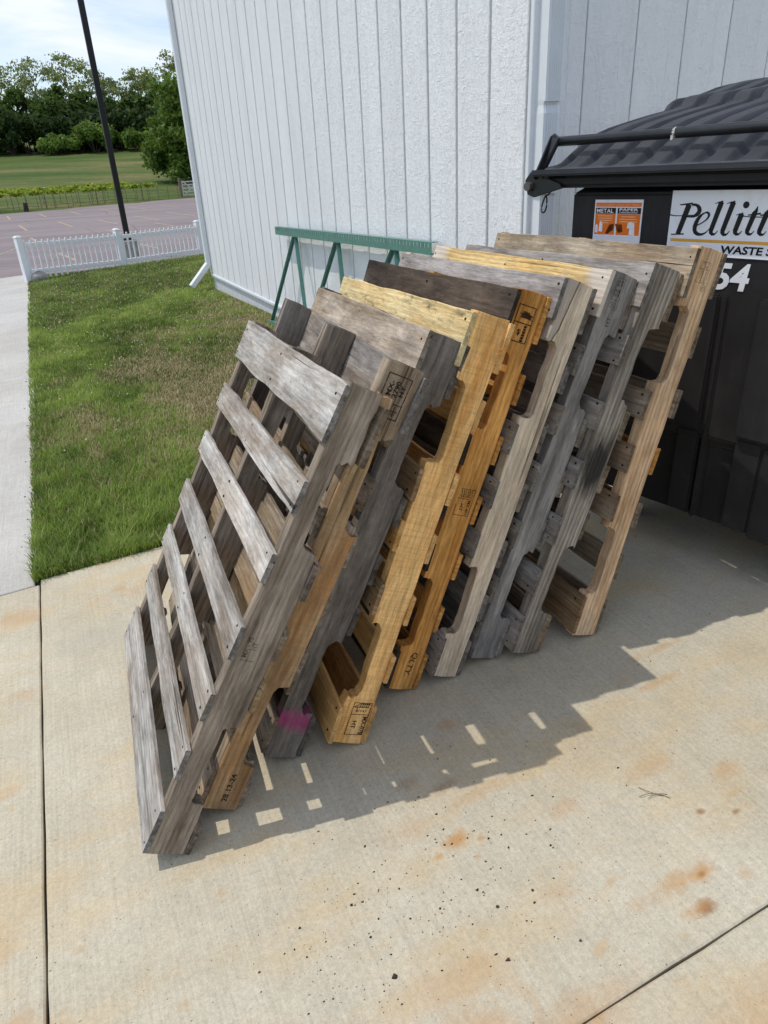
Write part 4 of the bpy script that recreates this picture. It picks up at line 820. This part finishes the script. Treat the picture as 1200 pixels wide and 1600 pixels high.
# ------------------------------------------------------------------ white picket fence
m_vinyl = flat('white_vinyl', lin(243, 244, 247), 0.35, 0.4, var=0.02, scale=6)
FL = Vector((-0.47, 17.83, 0)); FM = Vector((1.66, 18.98, 0)); FRt = Vector((3.80, 20.12, 0))
fz = lambda P: -0.44 if P.x > 0 else gz(P.x, P.y)
fence = thing('picket_fence', 'white vinyl picket fence between the lawn and the car park', 'fence', (FL.x, FL.y, -0.42))
FO = Vector((FL.x, FL.y, -0.42)); Z3 = Vector((0, 0, 1))
tops = [0.505, 0.445, 0.435]
fdir = (FM-FL).normalized(); fang = math.atan2(fdir.y, fdir.x)
pm_ = MB().box((-0.063, -0.063, -0.2), (0.063, 0.063, 0.0)).mesh('post'); 
pk_h = 0.80; pk_me = MB().box((-0.0195, -0.011, 0), (0.0195, 0.011, pk_h-0.03)).poly([(-0.0195, -0.011, pk_h-0.03), (0.0195, -0.011, pk_h-0.03), (0, 0, pk_h)]).poly([(0.0195, -0.011, pk_h-0.03), (0.0195, 0.011, pk_h-0.03), (0, 0, pk_h)]).poly([(0.0195, 0.011, pk_h-0.03), (-0.0195, 0.011, pk_h-0.03), (0, 0, pk_h)]).poly([(-0.0195, 0.011, pk_h-0.03), (-0.0195, -0.011, pk_h-0.03), (0, 0, pk_h)]).mesh('picket')
pk_me.materials.append(m_vinyl)
for P, tp in zip((FL, FM, FRt), tops):
    po = obj('post', MB().box((-0.063, -0.063, -0.55), (0.063, 0.063, tp-(-0.42))), m_vinyl, fence, bevel=0.006, loc=(P-FL), rot=(0, 0, fang))
    obj('post_cap', MB().box((-0.072, -0.072, tp+0.42), (0.072, 0.072, tp+0.442)).box((-0.05, -0.05, tp+0.442), (0.05, 0.05, tp+0.462)), m_vinyl, po, bevel=0.008)
for (A, ta), (B_, tb) in (((FL, tops[0]), (FM, tops[1])), ((FM, tops[1]), (FRt, tops[2]))):
    d_ = B_-A; n_ = 17; side = Vector((fdir.y, -fdir.x, 0))
    for off in (0.155, 0.70):
        obj('rail', MB().beam(A-FL+Z3*(ta+0.42-off)+fdir*0.06, B_-FL+Z3*(tb+0.42-off)-fdir*0.06, 0.045, 0.085), m_vinyl, fence, bevel=0.004)
    for k in range(n_):
        t_ = (k+0.75)/(n_+0.5); P = A+d_*t_; zt = ta+(tb-ta)*t_
        link('picket', pk_me, None, fence, loc=P-FL+side*0.033+Z3*(zt+0.42-0.045-pk_h), rot=(0, 0, fang))
m_stone = flat('rough_concrete', lin(150, 148, 142), 0.9, 0.1, var=0.3, scale=9, bump=0.6)
bm = bmesh.new(); bmesh.ops.create_icosphere(bm, subdivisions=3, radius=0.17)
for v in bm.verts: v.co *= 1+0.22*(fbm(v.co.x*9+3, v.co.y*9+v.co.z*7, 5)-0.5); v.co.z *= 0.85
me = bpy.data.meshes.new('concrete_footing'); bm.to_mesh(me); bm.free()
tag(link('concrete_footing', me, m_stone, loc=(-0.22, 17.75, gz(-0.22, 17.75)+0.05)), 'grey concrete lump at the foot of the leftmost fence post', 'concrete lump')
rp = thing('rope', 'pale rope running from the leftmost fence post across the sidewalk', 'rope', (FL.x, FL.y, 0.30))
obj('cord', MB().tube([(-0.06-0.0-3.2*t_/12, 0.25*t_/12, -0.40*(1-(2*t_/12-1)**2)*0.6) for t_ in range(13)], 0.009, 6), flat('pale_rope', lin(206, 196, 176), 0.9, 0.1), rp)
po = obj('post', MB().box((-0.063, -0.063, -0.55), (0.063, 0.063, 0.93)), m_vinyl, None, bevel=0.006)
po.location = (FL.x-3.3, FL.y+0.25, gz(-3.0, 18)); tag(po, 'single white vinyl post on the far side of the sidewalk', 'post'); po.name = 'fence_post'

# ------------------------------------------------------------------ lamp post
LP = Vector((2.16, 21.75, lotz(21.75)))
lp = thing('lamp_post', 'tall square black lamp post on a round concrete pier behind the picket fence', 'lamp post', LP)
m_black = flat('black_powder_coat', (0.012, 0.011, 0.011, 1), 0.45, 0.4)
obj('concrete_pier', MB().tube([(0, 0, -0.3), (0, 0, 0.48)], 0.29, 24), m_stone, lp, bevel=0.02)
obj('base_plate', MB().box((-0.15, -0.15, 0.48), (0.15, 0.15, 0.505)), m_black, lp, bevel=0.004)
obj('base_cover', MB().box((-0.11, -0.11, 0.505), (0.11, 0.11, 0.60)), m_black, lp, bevel=0.01)
obj('pole', MB().box((-0.072, -0.072, 0.60), (0.072, 0.072, 9.2)), m_black, lp, bevel=0.01)
obj('lamp_head', MB().box((-0.16, -0.55, 9.08), (0.16, 0.06, 9.2)), m_black, lp, bevel=0.02)

# ------------------------------------------------------------------ lawn
LX0, LX1, LY0, LY1 = -0.36, WX, 3.04, 19.6
def lawn_left(y): return LX0-0.008*(y-3)
mb = MB(); ny, nxl = 60, 14
for j in range(ny+1):
    y = LY0+(LY1-LY0)*j/ny
    xr = WX+0.02 if y < YE else WX+0.02+min(4.0, (y-YE)*1.5)
    for i in range(nxl+1):
        x = lawn_left(y)+(xr-lawn_left(y))*i/nxl; mb.v.append((x, y, lawnz(x, y)-0.004))
mb.f = [(j*(nxl+1)+i, j*(nxl+1)+i+1, (j+1)*(nxl+1)+i+1, (j+1)*(nxl+1)+i) for j in range(ny) for i in range(nxl)]
m = NM('turf_soil', 0.95, 0.05); a1 = m.noise(scale=3.0, detail=6, rough=0.65); a2 = m.noise(scale=70, detail=5, rough=0.75)
c = m.ramp(a1, [(0.35, (0.075, 0.11, 0.025, 1)), (0.6, (0.16, 0.14, 0.07, 1))]); m.color(m.mix(0.8, c, m.ramp(a2, [(0.3, 0.4), (0.7, 1.2)]), 'MULTIPLY')); m.bump(a2, 0.7, 0.02)
link('lawn', mb.mesh('lawn', smooth=True), m.m, kind='structure')
def dryness(x, y):
    s = np.exp(-(((x-0.95)/0.62)**2+((y-5.9)/2.3)**2)); s = np.maximum(s, 0.85*np.exp(-(((x-2.0)/0.5)**2+((y-8.0)/3.0)**2))); s = np.maximum(s, 0.6*np.exp(-(((x-0.1)/0.35)**2+((y-5.4)/0.7)**2)))
    n_ = fbm(x*2.6, y*1.3, 3, 5); n2_ = fbm(x*7, y*4.5, 31, 3)
    return np.clip(s*1.0*(0.40+1.1*n_)+(n_-0.58)*0.9+(n2_-0.54)*0.6, 0, 1)
def blades(n_, y0, y1, hgt, wid, seed):
    r = np.random.default_rng(seed); y = y0+(y1-y0)*r.random(n_); xr = np.where(y < YE, WX-0.01, WX+np.minimum(4.0, (y-YE)*1.5)); xl_ = LX0-0.008*(y-3)-0.012
    x = xl_+(xr-xl_)*r.random(n_); dr = dryness(x, y)
    keep = r.random(n_) > dr*0.55; x, y, dr = x[keep], y[keep], dr[keep]; n_ = len(x)
    z = np.array([lawnz(a, b_) for a, b_ in zip(x, y)]) if y1 > 18 else -SY*(y-1.3)+SX*(x-0.6)
    tuft = fbm(x*9, y*7, 11, 3)
    h = 0.86*hgt*(0.35+0.95*r.random(n_))*(0.30+1.35*tuft)*(1-0.45*dr); h *= np.where((y < 3.35), 1.25, 1.0)
    az = r.random(n_)*2*np.pi; ln = h*(0.25+0.9*r.random(n_)*(1+0.6*dr)); w_ = wid*(0.6+0.8*r.random(n_))
    dx, dy = np.cos(az), np.sin(az); px, py = -dy, dx
    V = np.zeros((n_, 5, 3)); mid = 0.55
    V[:, 0] = np.stack([x-px*w_/2, y-py*w_/2, z-0.004], 1); V[:, 1] = np.stack([x+px*w_/2, y+py*w_/2, z-0.004], 1)
    V[:, 2] = np.stack([x+dx*ln*0.3+px*w_*0.4, y+dy*ln*0.3+py*w_*0.4, z+h*mid], 1); V[:, 3] = np.stack([x+dx*ln*0.3-px*w_*0.4, y+dy*ln*0.3-py*w_*0.4, z+h*mid], 1)
    V[:, 4] = np.stack([x+dx*ln, y+dy*ln, z+h], 1)
    g0 = np.array([0.070, 0.130, 0.017]); g1 = np.array([0.305, 0.420, 0.085]); st = np.array([0.54, 0.47, 0.27]); br = np.array([0.32, 0.24, 0.13])
    k = np.clip(1.5*(fbm(x*1.9, y*1.1, 77, 3)-0.5)+0.9*(tuft-0.5)+0.15+0.55*r.random(n_), 0, 1)[:, None]; c_ = g0*(1-k)+g1*k
    isd = (r.random(n_) < np.clip(0.06+dr*0.95, 0, 0.93))[:, None]; kk = r.random(n_)[:, None]; c_ = np.where(isd, st*kk+br*(1-kk), c_)
    return V.reshape(-1, 3), np.repeat(c_, 5, axis=0), n_
Vs, Cs, N = [], [], 0
for (n_, y0, y1, hg, wd) in ((30000, 3.02, 3.6, 0.050, 0.0042), (34000, 3.6, 4.6, 0.044, 0.0046), (40000, 4.6, 6.2, 0.040, 0.0056), (36000, 6.2, 8.5, 0.038, 0.007), (26000, 8.5, 11.7, 0.038, 0.010), (26000, 11.7, 18.2, 0.04, 0.014), (5000, 18.2, 19.6, 0.04, 0.016), (5000, 3.02, 3.12, 0.055, 0.004)):
    V, C_, k = blades(n_, y0, y1, hg, wd, int(y0*10)); Vs.append(V); Cs.append(C_); N += k
# tufts hanging over the sidewalk edge
V = np.concatenate(Vs); C_ = np.concatenate(Cs); nv = len(V)
me = bpy.data.meshes.new('grass'); me.vertices.add(nv); me.vertices.foreach_set('co', V.ravel())
base = np.arange(N)*5; lp_ = np.stack([base, base+1, base+2, base+3, base+3, base+2, base+4], 1).ravel()
me.loops.add(len(lp_)); me.loops.foreach_set('vertex_index', lp_.astype(np.int32))
me.polygons.add(2*N); ls = np.stack([np.arange(N)*7, np.arange(N)*7+4], 1).ravel(); me.polygons.foreach_set('loop_start', ls.astype(np.int32))
me.update(calc_edges=True); me.validate()
at = me.color_attributes.new('tint', 'FLOAT_COLOR', 'POINT'); at.data.foreach_set('color', np.concatenate([C_, np.ones((nv, 1))], 1).ravel())
def leafmat(name, attr=None, ramp=None, transl=0.35, rough=0.6):
    mm = bpy.data.materials.new(name); mm.use_nodes = True; t = mm.node_tree; t.nodes.clear()
    out = t.nodes.new('ShaderNodeOutputMaterial'); df = t.nodes.new('ShaderNodeBsdfPrincipled'); tr_ = t.nodes.new('ShaderNodeBsdfTranslucent'); mx = t.nodes.new('ShaderNodeMixShader')
    df.inputs['Roughness'].default_value = rough; df.inputs['Specular IOR Level'].default_value = 0.25; mx.inputs[0].default_value = transl
    a = t.nodes.new('ShaderNodeVertexColor'); a.layer_name = attr; t.links.new(a.outputs['Color'], df.inputs['Base Color'])
    hs = t.nodes.new('ShaderNodeHueSaturation'); hs.inputs['Value'].default_value = 1.35; hs.inputs['Hue'].default_value = 0.485; t.links.new(a.outputs['Color'], hs.inputs['Color']); t.links.new(hs.outputs['Color'], tr_.inputs['Color'])
    t.links.new(df.outputs[0], mx.inputs[1]); t.links.new(tr_.outputs[0], mx.inputs[2]); t.links.new(mx.outputs[0], out.inputs[0]); return mm
m_leaf = leafmat('leaf', 'tint')
link('grass', me, m_leaf, kind='stuff')
# clover heads
cb = MB()
for k in range(520):
    y = 4 + 14*random.random()**0.7; x = lawn_left(y)+0.05+random.random()*(2.2-lawn_left(y)) if y < YE else lawn_left(y)+random.random()*3.5
    if float(dryness(np.array([x]), np.array([y]))[0]) > 0.45: continue
    z = lawnz(x, y)+0.03; r = 0.0045+0.004*random.random()
    P = [(x+r, y, z), (x, y+r, z), (x-r, y, z), (x, y-r, z)]; n_ = len(cb.v); cb.v += P+[(x, y, z+r), (x, y, z-r)]
    for i in range(4): j = (i+1) % 4; cb.f += [(n_+i, n_+j, n_+4), (n_+j, n_+i, n_+5)]
obj('clover_flowers', cb, flat('clover_white', lin(214, 214, 196), 0.8, 0.1), kind='stuff')

# ------------------------------------------------------------------ litter on the concrete
m_chip = flat('dark_bark_chip', (0.050, 0.040, 0.034, 1), 0.9, 0.1, var=0.8, scale=25)
cb = MB()
def chip(x, y, r):
    z = gz(x, y); k = random.randint(5, 8); a0 = random.random()*6.28; el = 0.4+random.random()*0.6; hh = r*(0.25+0.4*random.random())
    P = [(x+r*math.cos(a0+6.283*i/k)*(0.35+0.9*random.random()), y+r*el*math.sin(a0+6.283*i/k)*(0.35+0.9*random.random())) for i in range(k)]; n_ = len(cb.v)
    cb.v += [(px, py, z-0.001) for px, py in P]+[(x+(px-x)*0.7, y+(py-y)*0.7, z+hh) for px, py in P]; cb.f.append(tuple(n_+k+i for i in range(k)))
    for i in range(k): j = (i+1) % k; cb.f.append((n_+i, n_+j, n_+k+j, n_+k+i))
for k in range(260): chip(random.gauss(0.55, 0.22), random.gauss(0.92, 0.13), 0.0014+0.0036*random.random()**3)
for k in range(110): chip(random.gauss(0.25, 0.10), random.gauss(0.85, 0.12), 0.0012+0.0028*random.random()**3)
for k in range(90): chip(random.uniform(-0.4, 1.3), random.uniform(0.6, 1.3), 0.001+0.0016*random.random()**2)
for k in range(60): chip(random.uniform(1.1, 2.0), random.uniform(1.2, 2.1), 0.0015+0.003*random.random()**3)
for (x, y, r) in ((0.555, 0.87, 0.006), (0.572, 0.815, 0.006), (0.66, 0.81, 0.006), (0.31, 0.79, 0.007), (0.53, 0.71, 0.007), (0.40, 0.755, 0.005)): chip(x, y, r)
for k in range(40): y = random.uniform(3.0, 9); chip(lawn_left(y)-0.01-0.05*random.random()**2, y, 0.003+0.006*random.random())
obj('bark_chips', cb, m_chip, kind='stuff')
tw = MB()
def arc(x, y, l, a, c_, r=0.0007):
    pts = []; 
    for i in range(7): t_ = i/6-0.5; ang = a+c_*t_; pts.append((x+l*t_*math.cos(a)+c_*l*t_*t_*-math.sin(a), y+l*t_*math.sin(a)+c_*l*t_*t_*math.cos(a), gz(x, y)+0.0025+0.004*(1-(2*t_)**2)))
    tw.tube(pts, r, 5)
arc(1.07, 0.875, 0.075, 2.6, 0.5); arc(1.065, 0.882, 0.06, 2.2, -0.4); arc(1.075, 0.87, 0.05, 2.9, 0.3)
tag(obj('dry_needles', tw, flat('dry_stem', (0.12, 0.095, 0.07, 1), 0.9, 0.1)), 'small cluster of dry pine needles on the sunlit concrete', 'pine needles')

# ------------------------------------------------------------------ trees, shrubs, vines and the paddock gate
m_bark = flat('grey_bark', (0.055, 0.045, 0.036, 1), 0.95, 0.05, var=0.4, scale=6)
def leaves_mesh(name, centers, cols, size, flat_=0.6):
    """leaf clump faces: centers (n,3), cols (n,3)"""
    n_ = len(centers); r = RNG; c = np.asarray(centers, float)
    a = r.normal(size=(n_, 3)); a /= np.linalg.norm(a, axis=1)[:, None]; b_ = r.normal(size=(n_, 3)); b_ -= (a*b_).sum(1)[:, None]*a; b_ /= np.linalg.norm(b_, axis=1)[:, None]
    s = (size*(0.55+0.9*r.random(n_)))[:, None]; k = 0.5+0.4*r.random(n_)[:, None]
    V = np.stack([c-a*s, c+b_*s*k-a*s*0.2, c+a*s, c-b_*s*k+a*s*0.1], 1).reshape(-1, 3)
    me = bpy.data.meshes.new(name); me.vertices.add(4*n_); me.vertices.foreach_set('co', V.ravel()); me.loops.add(4*n_); me.loops.foreach_set('vertex_index', np.arange(4*n_, dtype=np.int32))
    me.polygons.add(n_); me.polygons.foreach_set('loop_start', np.arange(n_, dtype=np.int32)*4); me.update(calc_edges=True)
    at = me.color_attributes.new('tint', 'FLOAT_COLOR', 'POINT'); at.data.foreach_set('color', np.concatenate([np.repeat(np.asarray(cols), 4, axis=0), np.ones((4*n_, 1))], 1).ravel())
    me.materials.append(m_leaf); return me
def clump(c, rad, n_, shell=0.5):
    d = RNG.normal(size=(n_, 3)); d /= np.linalg.norm(d, axis=1)[:, None]; r = RNG.random(n_)**shell
    return np.asarray(c)+d*r[:, None]*np.asarray(rad)
def tint(n_, base, var=0.25, hue=0.15):
    k = 1+var*(RNG.random((n_, 1))*2-1); h = 1+hue*(RNG.random((n_, 1))*2-1); c = np.tile(np.asarray(base), (n_, 1))*k; c[:, 0:1] *= h; return c
def tree(name, label, cat, group, x, y, h, spread, lobes, leaf, base, per, trunk_r, crown_from=0.35, airy=False, seed=0):
    rs = random.Random(seed); z = terr(x, y); root = thing(name, label, cat, (x, y, z), 0, group); tb = MB(); C = []; CC = []
    lean = (rs.random()-0.5)*0.1*h; pts = [(0, 0, -0.3), (lean*0.2, 0, h*0.3), (lean*0.6, 0, h*0.6), (lean, 0, h*0.85)]; tb.tube(pts, [trunk_r, trunk_r*0.75, trunk_r*0.45, trunk_r*0.15], 7)
    for k in range(lobes):
        t_ = crown_from+(1-crown_from)*(k+rs.random())/lobes; zz = h*t_; prof_ = math.sin(min(1, (t_-crown_from)/(1-crown_from)*0.85+0.15)*math.pi)**0.6
        a = rs.random()*6.283+k*2.4; rr = spread*prof_*(0.35+0.6*rs.random()); cx, cy, cz = rr*math.cos(a)+lean*t_, rr*math.sin(a), zz-spread*0.08
        st = (lean*t_*0.7, 0, max(h*0.18, zz-rr*0.9-h*0.06)); tb.tube([st, ((st[0]+cx)/2, (st[1]+cy)/2, (st[2]+cz)/2+rr*0.08), (cx, cy, cz)], [trunk_r*0.32, trunk_r*0.2, trunk_r*0.07], 5)
        lr = spread*(0.22+0.20*rs.random())*(1.25 if airy else 1.15)
        sub = 5 if airy else 7
        for s_ in range(sub):
            o = clump((cx, cy, cz), (lr, lr, lr*0.6), 1, 0.8)[0]; q = clump(o, (lr*(0.8 if airy else 0.55), lr*(0.8 if airy else 0.55), lr*(0.30 if airy else 0.42)), max(3, per//sub), 0.6); C.append(q)
            b_ = np.asarray(base)*(0.72+0.6*rs.random()); CC.append(tint(len(q), b_))
    obj('trunk', tb, m_bark, root, smooth=True); link('crown', leaves_mesh('crown', np.concatenate(C), np.concatenate(CC), leaf), None, root); return root
G_DARK, G_MID, G_YEL = (0.048, 0.088, 0.020), (0.050, 0.090, 0.020), (0.085, 0.135, 0.028)
GT = 'trees of the wood above the meadow'
def ax(az, y): return y*math.tan(R(az))
wood_trees = [  # azimuth, distance, height, spread, kind
 (-3.0, 152, 17, 6.0, 0), (-1.2, 150, 11.5, 5.5, 0), (-0.5, 158, 15.5, 4.5, 1), (1.0, 149, 11.5, 5.5, 0), (1.9, 157, 16.5, 4.8, 1), (2.9, 150, 11.0, 5.0, 0), (3.7, 156, 17.0, 5.2, 1), (4.6, 150, 10.5, 5.0, 0),
 (5.2, 158, 16.0, 4.4, 1), (6.5, 160, 13.0, 4.0, 1), (6.0, 151, 9.0, 4.5, 0), (7.3, 152, 9.0, 4.6, 0), (8.2, 161, 14.5, 4.2, 1), (8.6, 150, 10.0, 4.8, 0), (9.3, 158, 14.0, 4.0, 1), (10.2, 159, 17.5, 4.2, 1), (10.3, 150, 11.0, 5.5, 0), (12.0, 152, 14, 6.0, 0), (13.6, 155, 15, 6, 0), (-5.0, 154, 16, 6, 0)]
POSN = ['far left', 'left', 'left of the light pole', 'right of the light pole', 'beside the big tree']
LAB = {-1.2: 'dense dark tree at the left edge of the photograph', -0.5: 'tall airy tree cut by the left edge of the photograph', 1.0: 'dense dark tree behind the left end of the light green shrubs', 1.9: 'tall airy tree above the left part of the wood, first one wholly in view', 2.9: 'dense dark tree in the middle of the wood left of the lamp post', 3.7: 'tallest airy tree of the wood, just left of the lamp post',
       4.6: 'low dense tree directly left of the lamp post', 5.2: 'airy tree whose crown the lamp post crosses', 6.0: 'low dense tree directly behind the lamp post', 6.5: 'thin airy tree just right of the lamp post', 7.3: 'low dense tree between the lamp post and the big maple', 8.2: 'airy tree between the lamp post and the white building', 8.6: 'dense tree close to the left side of the big maple', 9.3: 'airy tree rising behind the left shoulder of the big maple',
       10.2: 'tall airy tree above the big maple, beside the white wall', 10.3: 'dense tree behind the big maple', -3.0: 'dense tree of the wood beyond the left edge of view', -5.0: 'outermost dense tree of the wood on the left', 12.0: 'dense tree of the wood behind the white building', 13.6: 'outermost dense tree of the wood behind the white building'}
for i, (az, y, h, sp_, kd) in enumerate(wood_trees):
    x = ax(az, y); h *= 0.84 if kd else 0.82
    if kd == 0: tree('woodland_tree', LAB[az], 'tree', GT+', low dense ones', x, y, h, sp_, 18, 0.36, [G_DARK, (0.070, 0.122, 0.026)][i % 2], 220, 0.28, 0.06, False, i)
    else: tree('woodland_tree', LAB[az], 'tree', GT+', tall airy ones', x, y, h, sp_, 22, 0.20, (0.215, 0.265, 0.090), 115, 0.22, 0.40, True, i)
tree('maple_tree', 'big bright green broadleaf tree beside the paddock gate, partly behind the white building', 'tree', None, ax(12.0, 86), 86, 9.6, 5.9, 44, 0.22, (0.105, 0.180, 0.030), 460, 0.34, 0.16, False, 99)
def bush(name, label, cat, group, x, y, h, rad, base, n_, leaf, seed):
    rs = random.Random(seed); root = thing(name, label, cat, (x, y, terr(x, y)), 0, group); C, CC, tb = [], [], MB()
    for k in range(9):
        a = rs.random()*6.283; rr = rad*rs.random()**0.6*0.75; c = (rr*math.cos(a), rr*math.sin(a)*0.7, h*(0.35+0.45*rs.random()))
        q = clump(c, (rad*0.38, rad*0.38, h*0.26), n_//9, 0.55); q[:, 2] = np.maximum(q[:, 2], 0.05); C.append(q); CC.append(tint(len(q), np.asarray(base)*(0.75+0.5*rs.random()))); tb.tube([(0.1*c[0], 0.1*c[1], -0.1), c], [0.06, 0.02], 5)
    obj('stem', tb, m_bark, root); link('foliage', leaves_mesh('foliage', np.concatenate(C), np.concatenate(CC), leaf), None, root)
for i, az in enumerate((2.1, 2.9, 3.8, 4.7, 5.6, 6.6, 7.5, 8.3)):
    bush('shrub', ['leftmost light green shrub at the foot of the dark wood', 'small light green shrub second from the left end of the shrub bank', 'rounded light green shrub in the left half of the shrub bank', 'tallest light green shrub in the middle of the bank, just left of the lamp post', 'light green shrub behind the lamp post', 'light green shrub just right of the lamp post', 'light green shrub between the lamp post and the big maple', 'rightmost light green shrub, next to the big maple'][i], 'shrub', 'light green shrubs along the top of the meadow', ax(az, 139+(i % 3)*1.5), 139+(i % 3)*1.5, (2.8, 3.2, 3.9, 4.7, 4.3, 3.4, 3.0, 2.8)[i], 2.6, (0.130, 0.215, 0.038), 1500, 0.26, i+300)
for i, az in enumerate((-1.6, -0.4, 0.6, 1.4, 2.6, 3.9, 5.2, 6.4, 7.6, 9.2, 10.0)):
    bush('undergrowth_bush', 'dark undergrowth bush along the edge of the wood', 'bush', 'dark bushes at the edge of the wood', ax(az, 144), 144, 6.2, 3.4, (0.040, 0.070, 0.018), 900, 0.38, i+400)
# vineyard rows at the far edge of the car park
m_post = flat('grey_timber_post', lin(120, 108, 92), 0.9, 0.1, var=0.3)
m_wire = flat('fence_wire', lin(150, 140, 122), 0.6, 0.3)
for row, (off, y0) in enumerate(((2.0, 0.0), (4.6, 0.0))):
    for i in range(13 if row == 0 else 11):
        x = -6.2+i*1.30+row*0.5; y = lot_edge(x)+off; z = terr(x, y)
        if row == 0 and i % 3 == 2:
            o = obj('trellis_post', MB().beam((0, 0, -0.2), (0.03, 0, 1.35), 0.09, 0.09), m_post); o.location = (x+0.6, y, terr(x+0.6, y)); tag(o, 'grey timber trellis post in the vine row by the car park', 'post', 'trellis posts in the vine rows')
        root = thing('grape_vine', 'young yellow-green grapevine on the trellis at the far edge of the car park', 'vine', (x, y, z), 0, 'grapevines along the far edge of the car park')
        obj('trunk', MB().tube([(0, 0, -0.1), (0.04, 0, 0.5), (-0.03, 0, 1.0)], [0.022, 0.02, 0.015], 5), m_post, root)
        q = clump((0, 0, 1.12), (0.85, 0.28, 0.20), 170, 0.7); link('foliage', leaves_mesh('foliage', q, tint(170, (0.30, 0.38, 0.05), 0.3), 0.11), None, root)
for k in range(26):
    x = -8+k*0.95; y = lot_edge(x)+0.9; o = obj('fence_stake', MB().tube([(0, 0, -0.1), (0.0, 0, 1.05)], 0.028, 5), m_post); o.location = (x, y, terr(x, y)); tag(o, 'thin wire-fence stake along the far edge of the car park', 'stake', 'stakes of the wire fence beyond the car park')
wf = MB()
for hgt in (0.35, 0.62, 0.92):
    wf.tube([(x, lot_edge(x)+0.9, terr(x, lot_edge(x)+0.9)+hgt) for x in [-9+i*2.0 for i in range(13)]], 0.012, 4)
tag(obj('fence_wires', wf, m_wire), 'thin strands of wire strung along the far edge of the car park', 'wire')
st = obj('tree_stump', MB().tube([(0, 0, -0.1), (0.02, 0, 0.25), (0.05, 0.0, 0.62)], [0.20, 0.17, 0.15], 9), m_bark); x = -0.55; y = lot_edge(x)+0.3; st.location = (x, y, terr(x, y)); tag(st, 'short dark stump at the edge of the car park in front of the vines', 'stump')
m_gate = flat('weathered_white_gate', lin(196, 196, 190), 0.8, 0.1, var=0.08)
gx = 12.5; gy_ = lot_edge(gx)+1.0; gt = thing('paddock_gate', 'white timber gate with crossed braces beneath the big tree', 'gate', (gx, gy_, terr(gx, gy_)), R(20))
for z_ in (0.15, 0.42, 0.70, 0.98, 1.22): obj('gate_bar', MB().box((0, -0.015, z_), (1.75, 0.015, z_+0.10)), m_gate, gt)
for x_ in (0.0, 1.66): obj('gate_stile', MB().box((x_, 0.017, 0.10), (x_+0.10, 0.05, 1.36)), m_gate, gt)
for s_ in (0, 1): obj('gate_brace', MB().beam((0.1, -0.03-0.03*s_, 0.2 if s_ else 1.28), (1.66, -0.03-0.03*s_, 1.28 if s_ else 0.2), 0.025, 0.09), m_gate, gt)
for x_ in (-0.22, 2.0): obj('gate_post', MB().box((x_-0.09, -0.09, -0.2), (x_+0.09, 0.09, 1.6)), m_post, gt)
